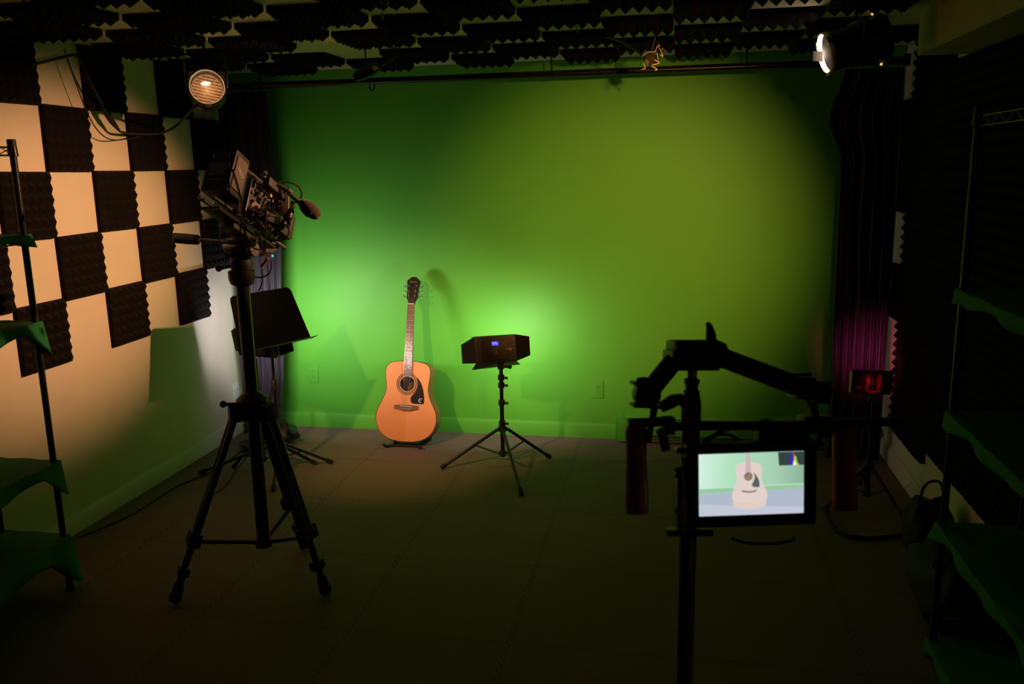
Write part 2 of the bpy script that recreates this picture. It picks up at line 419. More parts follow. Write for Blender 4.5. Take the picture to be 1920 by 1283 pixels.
curtain('curtain', 'dark purple curtain gathered at the right end of the green wall', [(at(1584, 130, 'y', ry).z, X(1584, 130)), (at(1553, 225, 'y', ry).z, X(1555, 225)), (at(1577, 305, 'y', ry).z, X(1577, 305)), (at(1566, 450, 'y', ry).z, X(1568, 450)), (at(1560, 600, 'y', ry).z, X(1561, 600)), (at(1556, 750, 'y', ry).z, X(1556, 750)), (0, X(1545, 860))],
        [(0, 1.165), (2.3, 1.16)], ry, .028, 5, 11)

# ------------------------------------------------------------------ guitar
gb = at(759, 828.5, 'y', 4.90); gtop = at(773, 529, 'y', 5.13)
Fg = frame(gb, x=(1, -.02, 0), z=(gtop - gb))
Fg = frame(gb, x=V((1, 0.0, 0)) - (gtop - gb).normalized() * (gtop - gb).normalized().x, z=(gtop - gb))
t = thing('acoustic_guitar', 'natural spruce acoustic guitar with black pickguard, upright against the green wall', 'guitar', gb)
half = [(0, 0), (.003, .06), (.02, .12), (.058, .168), (.11, .192), (.15, .197), (.2, .187), (.26, .157), (.305, .1405), (.345, .1365), (.39, .142), (.43, .1455), (.465, .14), (.488, .118), (.5, .078), (.505, .03)]
hp = [V((p.y, 0, p.x)) for p in smoothpts([V((z, w, 0)) for z, w in half], 5)]
outl = hp + [V((-p.x, 0, p.z)) for p in hp[1:]][::-1]
HZ, HR = .362, .049
def plate_hole(M, side):
    bm = bmesh.new()
    ring = [bm.verts.new(M @ p) for p in outl]
    hole = [bm.verts.new(M @ V((HR * math.cos(a), 0, HZ + HR * math.sin(a)))) for a in [2 * PI * k / 48 for k in range(48)]]
    ed = [bm.edges.new((r[i], r[(i + 1) % len(r)])) for r in (ring, hole) for i in range(len(r))]
    bmesh.ops.triangle_fill(bm, edges=ed, use_beauty=True)
    bm.verts.index_update()
    out = ([v.co.copy() for v in bm.verts], [[v.index for v in f.verts] for f in bm.faces]); bm.free(); return out
mb = MB(); vs, fs = plate_hole(Fg, 0); mb.add(vs, fs)
top = mb.build('soundboard', M_spruce, t, False)
sol = top.modifiers.new('thickness', 'SOLIDIFY'); sol.thickness = .003; sol.offset = 0
# bookmatched right half of the top shows paler: split by faces right of the seam
top.data.materials.append(M_spruce2)
for p in top.data.polygons:
    cx = (Fg.inverted() @ (p.center + gb)).x
    p.material_index = 1 if cx > 0 else 0
n = len(outl); DEP = .112
sd = MB(Fg); vs = [p + V((0, .0015, 0)) for p in outl] + [p + V((0, DEP, 0)) for p in outl]
sd.add(vs, [[i, (i + 1) % n, n + (i + 1) % n, n + i] for i in range(n)]); sd.build('side', M_mahog, t)
bk = MB(Fg); bk.prism([p * 1.0 for p in outl], (0, DEP - .002, 0), (0, DEP + .002, 0)); bk.build('back', M_mahog, t)
MB(Fg).path([p + V((0, -.0005, 0)) for p in outl], .0022, 6, closed=True).build('binding', M_bindg, t)
MB(Fg).lathe([(.062, .001), (.062, .0012)], (0, .06, HZ), (0, 1, 0)).lathe([(.0001, 0), (.07, 0)], (0, .095, HZ), (0, 1, 0)).build('inner_brace', M_mahog, t)
for r, w in ((.0535, .0012), (.0585, .0022), (.066, .0008), (.0695, .0014)):
    MB(Fg).lathe([(r - w, -.0022), (r + w, -.0022), (r + w, -.0012), (r - w, -.0012)], (0, 0, HZ), (0, 1, 0), 48, True).build('rosette_ring', M_bindg, t)
MB(Fg).path([V((HR * math.cos(a), -.001, HZ + HR * math.sin(a))) for a in [2 * PI * k / 48 for k in range(48)]], .0015, 6, closed=True).build('sound_hole_rim', M_cream_p, t)
# pickguard
k_ = .00098
pg = [(415, 757), (432, 768), (450, 792), (464, 825), (474, 865), (478, 905), (476, 921), (466, 927), (412, 927), (396, 922), (389, 905), (391, 886), (404, 868), (420, 848), (431, 822), (432, 790), (424, 768)]
pgp = smoothpts([V(((x - 362) * k_, 0, (1172 - z) * k_)) for x, z in pg], 4, True)
pk = MB(Fg).prism(pgp, (0, -.0028, 0), (0, -.0015, 0)).build('pickguard', M_blackm, t)
lc = V(((455 - 362) * k_, 0, (1172 - 905) * k_))
ar = [lc + V((.0115 * math.cos(a), -.0034, .0125 * math.sin(a))) for a in [math.radians(d) for d in range(52, 315, 12)]]
em = MB(Fg); em.path(ar, [.0008 + .0016 * math.sin(PI * i / (len(ar) - 1)) for i in range(len(ar))], 6)
em.path([lc + V((-.006, -.0034, 0.001)), lc + V((.009, -.0034, .004))], .0011, 6); em.path([lc + V((-.011, -.0034, -.004)), lc + V((-.017, -.0034, -.006))], [.0018, .0004], 6)
em.path([lc + V((.007, -.0034, .0095)), lc + V((.011, -.0034, .0125))], .001, 6)
em.build('pickguard_emblem', M_white, pk)
# bridge
bz = .216
bo = [(-.077, -.011), (-.077, .011), (-.05, .0135), (-.02, .014), (.02, .014), (.05, .0135), (.077, .011), (.077, -.011), (.055, -.012), (.035, -.02), (.02, -.022), (-.02, -.022), (-.035, -.02), (-.055, -.012)]
br = MB(Fg).prism([V((x, 0, bz + z)) for x, z in bo], (0, -.009, 0), (0, -.0015, 0)).build('bridge', M_rosew, t)
MB(Fg).box((0, -.0105, bz + .006), (.075, .005, .003), Matrix.Rotation(math.radians(2.5), 3, 'Y')).build('saddle', M_cream_p, br)
pins = MB(Fg)
for i in range(6): pins.ball((-.027 + .0108 * i, -.0105, bz - .008), .0026, 6)
pins.build('bridge_pins', M_cream_p, br)
# neck, fretboard, headstock
NZ0, NUT = .415, .862
wd = lambda z: .0285 - (.0285 - .0215) * (z - NZ0) / (NUT - NZ0)
nk = MB(Fg)
vs = []
for z in [.49, .505, .52, .6, .7, .8, .862]:
    dpt = .05 if z < .51 else (.034 if z < .53 else .023)
    for k in range(13):
        a = PI * k / 12; vs.append(V((wd(z) * math.cos(a), -.001 + dpt * math.sin(a), z)))
m_ = 7; nk.add(vs, [[i * 13 + k, i * 13 + k + 1, (i + 1) * 13 + k + 1, (i + 1) * 13 + k] for i in range(m_ - 1) for k in range(12)] + [[i * 13, (i + 1) * 13, (i + 1) * 13 + 12, i * 13 + 12] for i in range(m_ - 1)])
nk.build('neck', M_mahog, t)
fbd = MB(Fg).prism([V((-wd(NZ0), 0, NZ0)), V((wd(NZ0), 0, NZ0)), V((wd(NUT), 0, NUT)), V((-wd(NUT), 0, NUT))], (0, -.0075, 0), (0, -.001, 0)).build('fretboard', M_rosew, t)
scale = .645; zs = [NUT - scale * (1 - 2 ** (-k / 12)) for k in range(1, 21)]
for z in zs:
    if z > NZ0: MB(Fg).tube((-wd(z), -.0078, z), (wd(z), -.0078, z), .0011, n=6).build('fret', M_steel, fbd)
zs = [NUT] + zs; dots = MB(Fg)
for k in (3, 5, 7, 9, 15, 17):
    zc = (zs[k] + zs[k - 1]) / 2; dots.tube((0, -.0074, zc), (0, -.0082, zc), .0028, n=12)
zc = (zs[12] + zs[11]) / 2
for sx in (-.013, .013): dots.tube((sx, -.0074, zc), (sx, -.0082, zc), .0028, n=12)
dots.build('position_dots', M_cream_p, fbd)
MB(Fg).box((0, -.0065, NUT + .002), (.043, .008, .0045)).build('nut', M_cream_p, t)
hd = [(.0215, 0), (.022, .016), (.028, .03), (.0355, .041), (.0355, .09), (.0385, .12), (.0435, .152), (.037, .159), (.028, .1655), (.018, .176), (.012, .178)]
ho = [V((w, 0, NUT + h)) for w, h in hd] + [V((-w, 0, NUT + h)) for w, h in hd][::-1]
TB = Matrix.Translation(V((0, 0, NUT))) @ Matrix.Rotation(math.radians(-12), 4, 'X') @ Matrix.Translation(V((0, 0, -NUT)))
Fh = Fg @ TB
hs = MB(Fh).prism(ho, (0, -.002, 0), (0, .013, 0)).build('headstock', M_blackm, t)
text_mesh('Epiphone', .0135, Fh @ Matrix.Translation(V((0, -.0025, NUT + .146))) @ Matrix.Rotation(PI / 2, 4, 'X'), 'headstock_lettering', mat('gold_inlay', (.5, .36, .1), .35, .7), hs)
MB(Fh).prism([V((-.006, 0, NUT + .008)), V((.006, 0, NUT + .008)), V((.007, 0, NUT + .035)), V((0, 0, NUT + .042)), V((-.007, 0, NUT + .035))], (0, -.0035, 0), (0, -.002, 0)).build('truss_rod_cover', M_plastic, hs)
for sx in (-1, 1):
    for i in range(3):
        z = NUT + .052 + i * .033; xx = .021 + .003 * i * .6
        tn = MB(Fh); tn.tube((sx * xx, .0, z), (sx * xx, -.010, z), .0045, n=10); tn.tube((sx * xx, -.01, z), (sx * xx, -.016, z), .0028, n=8)
        tn.tube((sx * .03, .014, z), (sx * .052, .014, z), .0022, n=8); tn.box((sx * xx, .016, z), (.016, .008, .018), bev=.002)
        tp = tn.build('tuning_machine', M_steel, t)
        MB(Fh).ball((sx * .058, .014, z), (.008, .004, .0075), 8).build('tuning_knob', M_steel, tp)
for i in range(6):
    x0 = -.027 + .0108 * i; x1 = -.018 + .0072 * i
    sx = -1 if i < 3 else 1; j = i if i < 3 else 5 - i
    zp = NUT + .052 + (j) * .033; xp = sx * (.021 + .0018 * j)
    a_ = Fg @ V((x0, -.0125, bz - .006)); b_ = Fg @ V((x0, -.0135, bz + .006)); c_ = Fg @ V((x1, -.0105, NUT + .002)); d_ = Fh @ V((xp, -.011, zp))
    MB().path([a_, b_, c_, d_], .0007 - .00006 * i, 5).build('string', M_brass_warmlit if i < 3 else M_steel, t)
# guitar stand
gs = thing('guitar_stand', 'low black guitar stand under the acoustic guitar', 'guitar stand', (gb.x, gb.y, 0))
st = MB()
st.path(smoothpts([V((gb.x - .13, gb.y - .03, .028)), V((gb.x - .115, gb.y - .01, .012)), V((gb.x - .07, gb.y + .02, .01)), V((gb.x + .07, gb.y + .02, .01)), V((gb.x + .1, gb.y - .01, .012)), V((gb.x + .115, gb.y - .03, .026))], 5), .009, 10)
st.build('cradle', M_rubber, gs)
for sx in (-1, 1):
    MB().path(smoothpts([V((gb.x + sx * .08, gb.y + .02, .012)), V((gb.x + sx * .1, gb.y + .12, .012)), V((gb.x + sx * .11, gb.y + .2, .012))], 4), .008, 10).build('leg', M_rubber, gs)
MB().path([V((gb.x, gb.y + .17, .02)), V((gb.x + .01, gb.y + .19, .3))], .007).build('back_post', M_rubber, gs)
MB().tube(V((gb.x - .11, gb.y + .175, .02)), V((gb.x + .11, gb.y + .175, .02)), .008).build('crossbar', M_rubber, gs)

# ------------------------------------------------------------------ light stands and LED panels
def tripod_stand(c, feet, ztop, zj, label, collars, r=.0125):
    t = thing('light_stand', label, 'light stand', (c.x, c.y, 0))
    MB().tube((c.x, c.y, .04), (c.x, c.y, zj + .15), r).tube((c.x, c.y, zj + .12), (c.x, c.y, ztop), r * .9).build('column', M_black, t)
    for z in collars:
        col = MB().lathe([(r * .8, -.018), (r * 1.5, -.016), (r * 1.6, 0), (r * 1.5, .014), (r * .8, .018)], (c.x, c.y, z), n=16).build('collar', M_plastic, t)
        MB().tube((c.x, c.y, z), (c.x + .03, c.y - .012, z), .006).ball((c.x + .034, c.y - .013, z), (.008, .008, .009), 6).build('knob', M_plastic, col)
    MB().lathe([(r, -.02), (r * 2, -.014), (r * 2, .014), (r, .02)], (c.x, c.y, zj), n=12).build('leg_hub', M_plastic, t)
    MB().lathe([(r, -.02), (r * 1.8, -.012), (r * 1.8, .012), (r, .02)], (c.x, c.y, .06), n=12).build('slider', M_plastic, t)
    for f in feet:
        f = V(f); d = (V((f.x, f.y, 0)) - V((c.x, c.y, 0))); dn = d.normalized()
        a = V((c.x, c.y, zj)) + dn * r * 2; e = V((f.x, f.y, .014))
        lg = MB().tube(a, e, .0095).build('leg', M_black, t)
        MB().tube(a + (e - a) * .94, e + (e - a).normalized() * .012, .0125).build('foot', M_rubber, lg)
        mid = a + (e - a) * .42
        MB().box((mid + V((c.x, c.y, .06)) + dn * r * 1.8) / 2, ((mid - V((c.x, c.y, .06))).length, .016, .007), (mid - V((c.x, c.y, .06)) - dn * r * 1.8).to_track_quat('X', 'Z').to_matrix()).build('brace', M_black, t)
    return t
cc = V((-.987, 4.719, 0))
tripod_stand(cc, [at(830, 880, 'z', 0), at(977, 928, 'z', 0), at(1029, 860, 'z', 0)], .60, .21, 'black tripod stand carrying the panel light right of the guitar', (.245, .37, .475, .52))
def led_panel(name, label, c, yaw, tilt, roll, power, w=.235, h=.155, color=COOL, doors=True, bdw=.085, cat='studio light'):
    # local frame: +y is the shining side
    R = Matrix.Rotation(yaw, 4, 'Z') @ Matrix.Rotation(tilt, 4, 'X') @ Matrix.Rotation(roll, 4, 'Y')
    F = Matrix.Translation(c) @ R
    t = thing(name, label, cat, c)
    MB(F).box((0, 0, 0), (w, .035, h), bev=.005).build('housing', M_plastic, t)
    MB(F).box((0, -.024, -.005), (w * .62, .016, h * .72), bev=.004).build('rear_cover', M_plastic, t)
    MB(F).box((0, .019, 0), (w * .9, .003, h * .86)).build('diffuser', emit('led_face', color, 2.2), t)
    if doors:
        o = .045
        H = .02
        for nm, pts in (('barn_door', [(-w / 2, H, -h / 2), (-w / 2, H, h / 2), (-w / 2 - bdw * .95, H + .03, h / 2 - .045), (-w / 2 - bdw * .95, H + .03, -h / 2 - .0)]),
                        ('barn_door', [(w / 2, H, h / 2), (w / 2, H, -h / 2), (w / 2 + bdw * .95, H + .03, -h / 2 + .025), (w / 2 + bdw * .95, H + .03, h / 2 - .02)]),
                        ('barn_door', [(-w / 2, H, h / 2), (w / 2, H, h / 2), (w / 2 - .03, H + .09, h / 2 - .012), (-w / 2 - .03, H + .09, h / 2 - .012)]),
                        ('barn_door', [(w / 2, H, -h / 2), (-w / 2, H, -h / 2), (-w / 2 - .03, H + .07, -h / 2 - .045), (w / 2 + .02, H + .07, -h / 2 - .03)])):
            bd = MB(F).plate(pts, .002).build(nm, M_blackm, t, False)
    lamp('AREA', 'led_light', F @ V((0, .03, 0)), (R @ V((0, 1, 0))), power, color, t, shape='RECTANGLE', size=w * .85, size_y=h * .8)
    return t, F
lcen = at(929, 655, 'y', 4.70)
t, F = led_panel('led_panel_light', 'black panel light with barn doors and a lit blue display, seen from behind', lcen, math.radians(11), math.radians(-6), math.radians(-2.5), P_LEDC)
MB(F).box((.0, -.0325, .036), (.038, .002, .024), Matrix.Identity(3)).build('display', emit('blue_display', (.04, .05, 1.0), 1.6), t, False)
dd = MB(F)
for i, s_ in enumerate(((-.01, .003), (.004, .003), (-.004, -.004), (.01, -.004))): dd.box((s_[0], -.0338, .038 + s_[1]), (.009, .0006, .0028))
dd.build('display_digits', emit('blue_digits', (.35, .4, 1.0), 2.0), t, False)
bt = MB(F)
for i in range(3): bt.box((-.0, -.0335, .008 - i * .014), (.03, .002, .006), bev=.0006)
bt.build('buttons', M_grey, t)
arw = MB(F); q = V((.078, -.034, .0))
arw.box(q, (.026, .0012, .004)); arw.box(q + V((.008, 0, .006)), (.014, .0012, .003), Matrix.Rotation(math.radians(45), 3, 'Y')); arw.box(q + V((.009, 0, -.006)), (.014, .0012, .003), Matrix.Rotation(math.radians(-45), 3, 'Y'))
arw.build('arrow_mark', mat('pale_pink_print', (.75, .5, .42), .5), t)
scr = MB(F)
for sx in (-1, 1):
    for sz in (-1, 0, 1): scr.tube((sx * .105, -.017, sz * .055), (sx * .105, -.021, sz * .055), .003, n=8)
scr.build('screws', M_steel, t)
yk = MB(); yk.tube(V((cc.x, cc.y, .57)), V((cc.x, cc.y, .60)), .014); yk.box(V((cc.x, cc.y - .004, .615)), (.035, .022, .09), bev=.004); yk.tube(V((cc.x, cc.y - .01, .585)), V((cc.x + .05, cc.y - .01, .585)), .007); yk.ball(V((cc.x + .055, cc.y - .01, .585)), .012, 8)
yk.build('stand_bracket', M_plastic, t)

# left LED behind the music stand
lc1 = V((-2.37, 4.47, .75))
led_panel('led_panel_light', 'black panel light with barn doors behind the music stand, shining on the green wall', lc1, math.radians(-11), math.radians(11), 0, P_LEDL, .26, .17)
c1 = V((lc1.x, lc1.y - .03, 0))
st1 = tripod_stand(c1, [at(590, 872, 'z', 0), at(440, 878, 'z', 0), V((-2.42, 4.8, 0))], .66, .19, 'black tripod stand carrying the panel light behind the music stand', (.24, .42))

# ------------------------------------------------------------------ music stand
mz = .765
p1 = at(452, 664, 'z', mz); p2 = at(583, 634, 'z', mz)
dx = (p2 - p1); dx.z = 0; W_ = dx.length; dx.normalize(); nn = V((dx.y, -dx.x, 0)); 
upv = (V((0, 0, 1)) * math.cos(math.radians(20)) - nn * math.sin(math.radians(20))).normalized()
mc = (p1 + p2) / 2
Fm = frame(mc, x=dx, z=upv)     # y = into the desk's back
t = thing('music_stand', 'black sheet music stand with tilted desk between tripod and green wall', 'music stand', (mc.x, mc.y, 0))
hh = .315
oc = [(-W_ / 2, 0), (W_ / 2, 0), (W_ / 2 - .035, hh - .03), (W_ / 2 - .042, hh - .01), (W_ / 2 - .06, hh), (-W_ / 2 + .06, hh), (-W_ / 2 + .042, hh - .01), (-W_ / 2 + .035, hh - .03)]
desk = MB(Fm).prism([V((x, 0, z)) for x, z in oc], (0, -.001, 0), (0, .001, 0)).build('desk', M_desk, t)
MB(Fm).prism([V((-W_ / 2 - .005, .001, -.002)), V((W_ / 2 + .01, .001, -.002)), V((W_ / 2 + .01, -.055, .001)), V((-W_ / 2 - .005, -.055, .001))], (0, 0, -.001), (0, 0, .001)).build('lip', M_black, t)
bx = mc - nn * .05
MB().tube((bx.x, bx.y, .15), (bx.x, bx.y, .55), .011).tube((bx.x, bx.y, .5), (bx.x, bx.y, .79), .008).build('column', M_black, t)
MB().box((bx.x, bx.y, .785), (.03, .03, .06), bev=.004).tube((bx.x, bx.y, .80), mc + upv * .1 - nn * .016, .008).build('desk_bracket', M_plastic, t)
MB().lathe([(.011, -.03), (.018, -.028), (.018, .02), (.011, .03)], (bx.x, bx.y, .535), n=14).build('collar', M_plastic, t)
MB().lathe([(.011, -.02), (.022, -.015), (.022, .015), (.011, .02)], (bx.x, bx.y, .2), n=14).build('leg_hub', M_plastic, t)
for f in (at(620, 870, 'z', 0), at(513, 922, 'z', 0), at(378, 890, 'z', 0)):
    a = V((bx.x, bx.y, .2)); e = V((f.x, f.y, .014))
    lg = MB().tube(a, e, .009).build('leg', M_black, t)
    MB().tube(a + (e - a) * .93, e + (e - a).normalized() * .012, .013).build('foot', M_rubber, lg)
    MB().tube((bx.x, bx.y, .1), a + (e - a) * .45, .005).build('brace', M_black, t)

# ------------------------------------------------------------------ video tripod
TC = V((-1.683, 3.1, 0))
t = thing('video_tripod', 'tall black twin-tube video tripod standing in front of the cream wall', 'tripod', TC)
MB().tube(TC + V((0, 0, .17)), TC + V((0, 0, 1.30)), .026).tube(TC + V((0, 0, .17)), TC + V((0, 0, .2)), .034).build('centre_column', M_black, t)
MB().lathe([(.026, -.06), (.05, -.05), (.062, -.01), (.062, .03), (.04, .05), (.026, .06)], TC + V((0, 0, .78)), n=24).build('shoulder', M_plastic, t)
MB().lathe([(.026, -.03), (.045, -.02), (.052, .0), (.052, .03), (.03, .04)], TC + V((0, 0, 1.30)), n=24).build('bowl', M_plastic, t)
MB().tube(TC + V((-.02, -.05, .8)), TC + V((-.09, -.06, .8)), .007).ball(TC + V((-.095, -.06, .8)), .014).build('lock_knob', M_plastic, t)
feet = [at(330, 1132, 'z', 0), at(611, 1118, 'z', 0), V((-1.66, 3.43, 0))]
for f in feet:
    d = V((f.x, f.y, 0)) - TC; d.normalize(); s_ = V((-d.y, d.x, 0))
    a = TC + d * .07 + V((0, 0, .76)); e = V((f.x, f.y, .03)); k2 = a + (e - a) * .68
    MB().box(a, (.05, .06, .07), d.to_track_quat('X', 'Z').to_matrix(), bev=.008).build('leg_joint', M_plastic, t)
    up_ = MB()
    for sg in (-1, 1): up_.tube(a + s_ * .022 * sg, k2 + s_ * .022 * sg, .0135)
    lg = up_.build('leg', M_black, t)
    MB().tube(a + (e - a) * .35, a + (e - a) * .98, .0145).build('inner_tube', M_black, lg)
    MB().box(k2, (.085, .05, .06), (e - a).to_track_quat('Z', 'Y').to_matrix(), bev=.01).build('leg_clamp', M_plastic, lg)
    MB().box(a + (e - a) * .86, (.05, .045, .04), (e - a).to_track_quat('Z', 'Y').to_matrix(), bev=.01).tube(a + (e - a) * .86, a + (e - a) * .86 - s_ * .035, .007).build('lower_clamp', M_plastic, lg)
    MB().tube(a + (e - a) * .93, e - V((0, 0, .012)), .02, .024).ball(e, (.026, .026, .026), 8).build('foot', M_rubber, lg)
    MB().tube(TC + V((0, 0, .19)) + d * .02, a + (e - a) * .70, .0085).build('spreader_arm', M_black, t)
# fluid head
HC = V((-1.68, 3.1, 1.36))
t = thing('fluid_head', 'black fluid video head with long pan handle on the tall tripod', 'tripod head', HC)
cf = (V((-1.50, 4.95, .55)) - V((-1.68, 3.1, 1.47))).normalized()     # camera looks down at the guitar
cr = cf.cross(V((0, 0, 1))).normalized(); cu = cr.cross(cf)
MB().lathe([(.02, 0), (.04, .005), (.045, .03), (.04, .06), (.03, .07)], V((HC.x, HC.y, 1.325)), n=24).build('pan_base', M_plastic, t)
MB().tube(V((HC.x, HC.y, 1.42)) - cr * .055, V((HC.x, HC.y, 1.42)) + cr * .055, .038, n=24).build('tilt_drum', M_plastic, t)
MB().tube(V((HC.x, HC.y, 1.42)) + cr * .055, V((HC.x, HC.y, 1.42)) + cr * .066, .03, n=24).build('drag_dial', M_grey, t)
MB(frame(V((HC.x, HC.y, 1.42)), y=cf, z=cu)).box((0, -.03, .05), (.07, .17, .02), bev=.004).build('tilt_plate', M_plastic, t)
h0 = at(474, 458, 'y', 3.08); h1 = at(323, 446, 'y', 2.93)
MB().tube(h0, h0 + (h1 - h0) * .9, .0075).build('pan_handle', M_dsteel, t)
g0 = h0 + (h1 - h0) * .66
MB().path([g0, g0 + (h1 - g0) * .06, g0 + (h1 - g0) * .5, g0 + (h1 - g0) * .95, h1], [.012, .0185, .02, .019, .012], 14).build('handle_grip', M_rubber, t)
kn = MB().tube(h0 - V((.0, .0, .0)), h0 + V((.02, -.02, .03)), .014).ball(h0 + V((.0, -.03, -.02)), .012).build('handle_clamp', M_dsteel, t)
MB().tube(V((HC.x, HC.y, 1.36)), V((HC.x - .07, HC.y - .04, 1.345)), .007).ball(V((HC.x - .075, HC.y - .043, 1.345)), .013).build('pan_lock', M_plastic, t)

# ------------------------------------------------------------------ cinema camera on the head
CO = V((HC.x, HC.y, 1.42)) + cu * .065                       # sole of the camera plate
Fc = frame(CO, y=cf, z=cu)
t = thing('cinema_camera', 'black rigged cinema camera on the tripod, pointed down at the guitar', 'camera', CO)
MB(Fc).box((0, -.02, .008), (.075, .40, .014), bev=.003).build('base_plate', M_blackm, t)
MB(Fc).tube((-.03, -.26, .035), (-.03, .26, .035), .0075).build('support_rod', M_dsteel, t)
MB(Fc).tube((.03, -.26, .035), (.03, .26, .035), .0075).build('support_rod', M_dsteel, t)
body = MB(Fc).box((0, -.02, .115), (.105, .17, .12), bev=.008).build('camera_body', M_plastic, t)
for i in range(5): MB(Fc).tube((.053, -.07 + i * .022, .14), (.060, -.07 + i * .022, .14), .006).build('button', M_dsteel, body)
MB(Fc).box((.056, -.03, .09), (.006, .07, .045), bev=.002).build('side_panel', M_grey, body)
MB(Fc).lathe([(.03, 0), (.042, .005), (.042, .04), (.038, .05), (.046, .055), (.046, .1), (.041, .11), (.05, .118), (.05, .14), (.044, .143), (.04, .12)], (0, .065, .115), (0, 1, 0), 32).build('lens', M_blackm, t)
MB(Fc).lathe([(.0001, .128), (.02, .132), (.041, .125)], (0, .065, .115), (0, 1, 0), 32).build('lens_glass', mat('lens_glass', (.02, .03, .04), .05), t)
MB(Fc).box((0, .235, .12), (.12, .03, .1), bev=.004).build('matte_box', M_plastic, t)
# battery at the back
Fb = Fc @ Matrix.Translation(V((0, -.175, .16))) @ Matrix.Rotation(math.radians(-4), 4, 'X')
bat = MB(Fb).box((0, 0, 0), (.118, .095, .175), bev=.012).build('battery', M_plastic, t)
MB(Fb).box((0, -.049, .058), (.05, .003, .026), bev=.001).build('battery_label', mat('blue_label', (.02, .07, .3), .4), bat)
MB(Fb).box((-.033, -.049, .058), (.006, .003, .022)).box((.033, -.049, .058), (.006, .003, .022)).build('label_edge', mat('tan_print', (.45, .33, .25), .5), bat)
MB(Fb).box((0, -.049, .002), (.078, .004, .052), bev=.001).build('battery_window', M_grey, bat)
MB(Fb).box((-.012, -.0492, -.042), (.035, .003, .005)).build('battery_print', mat('tan_print_2', (.5, .38, .28), .5), bat)
MB(Fb).box((.016, -.0492, -.042), (.018, .003, .005)).build('battery_stripe', M_red, bat)
sp = MB(Fb).box((.061, .0, .0), (.004, .07, .13), bev=.001).build('battery_side', M_grey, bat)
text_mesh('SWIT', .022, Fb @ Matrix.Translation(V((.0635, -.002, .01))) @ Matrix.Rotation(PI / 2, 4, 'Z') @ Matrix.Rotation(PI / 2, 4, 'X') @ Matrix.Rotation(math.radians(-35), 4, 'Z'), 'battery_lettering', M_white, sp)
MB(Fc).box((0, -.125, .11), (.11, .025, .16), bev=.004).build('battery_mount', M_blackm, t)
# top handle and cage
MB(Fc).tube((-.0, -.08, .235), (0, .12, .235), .013).tube((0, -.06, .175), (0, -.06, .235), .008).tube((0, .08, .175), (0, .08, .235), .008).build('top_handle', M_plastic, t)
MB(Fc).path([V((.06, -.1, .05)), V((.06, -.1, .185)), V((.06, .06, .185)), V((.06, .06, .05))], .006, 8).path([V((-.06, -.1, .05)), V((-.06, -.1, .185)), V((-.06, .06, .185)), V((-.06, .06, .05))], .006, 8).build('cage', M_blackm, t)
rn = random.Random(4)
for i in range(26):                                   # knobs, clamps and connectors along the cage
    c_ = V((.045 + rn.uniform(0, .05), rn.uniform(-.09, .2), rn.uniform(.02, .22))); r_ = rn.uniform(.005, .011)
    a_ = V((rn.uniform(.3, 1), rn.uniform(-.6, .6), rn.uniform(-.6, .6))).normalized()
    MB(Fc).lathe([(.0001, -.012), (r_, -.012), (r_, -.004), (r_ * .6, -.003), (r_ * .6, .006), (r_ * .85, .007), (r_ * .85, .013), (.0001, .013)], c_, a_, 12).build('connector', rn.choice([M_steel, M_dsteel, M_plastic, M_blackm]), t)
MB(Fc).box((.075, .02, .165), (.014, .018, .012), bev=.002).build('yellow_tab', M_yellow, t)
for (y_, z_, ln) in ((.02, .2, .12), (.05, .075, .13), (.14, .06, .08)):
    MB(Fc).box((.085, y_, z_), (.03, ln, .035), Matrix.Rotation(rn.uniform(-.2, .2), 3, 'X'), bev=.005).build('accessory_box', M_plastic, t)
def P3(px, py, y): return at(px, py, 'y', y)
# on-camera monitor, follow-focus, wireless parts placed around the lens
mo = P3(528, 380, 3.35)
MB(frame(mo, y=(-.25, .95, -.2), z=(0, .2, 1))).box((0, 0, 0), (.06, .022, .085), bev=.004).build('onboard_monitor', M_grey, t)
MB().ball(P3(512, 432, 3.3), (.03, .03, .034), 10).build('motor', M_blackm, t)
MB().lathe([(.012, -.015), (.048, -.012), (.052, 0), (.048, .012), (.012, .015)], P3(503, 452, 3.32), (.85, -.5, .1), 28).build('follow_focus_wheel', M_plastic, t)
MB().tube(P3(489, 478, 3.2), P3(500, 470, 3.2), .0095).build('cable_plug', M_brass_warmlit, t)
MB().tube(P3(490, 500, 3.16), P3(502, 485, 3.16), .006).build('red_cable_end', M_red, t)
MB().box(P3(511, 480, 3.18), (.006, .006, .009)).build('green_indicator', emit('green_led', (.1, .9, .5), .8), t)
def cable(pts, r, parent, name='cable', m=None, k=6): return MB().path(smoothpts(pts, k), r, 7).build(name, m or M_rubber, parent)
cable([P3(436, 345, 3.0), P3(428, 318, 3.0), P3(434, 302, 3.02), P3(440, 300, 3.05), P3(450, 330, 3.08)], .005, t)
cable([P3(436, 318, 2.99), P3(446, 350, 2.98), P3(455, 385, 3.0)], .004, t)
cable([P3(496, 370, 3.2), P3(508, 350, 3.22), P3(530, 341, 3.25), P3(556, 347, 3.28), P3(566, 362, 3.3), P3(563, 373, 3.3)], .004, t)
cable([P3(490, 378, 3.2), P3(502, 356, 3.2), P3(515, 346, 3.22), P3(524, 349, 3.23)], .0045, t)
cable([P3(535, 415, 3.2), P3(542, 430, 3.2), P3(538, 444, 3.2), P3(525, 452, 3.2), P3(508, 448, 3.2)], .0028, t)
cable([P3(509, 490, 3.15), P3(508, 505, 3.13), P3(502, 515, 3.12), P3(490, 520, 3.12), P3(470, 520, 3.12)], .0028, t)
cable([P3(492, 505, 3.15), P3(492, 525, 3.12), P3(488, 540, 3.12), P3(484, 545, 3.12)], .0028, t)
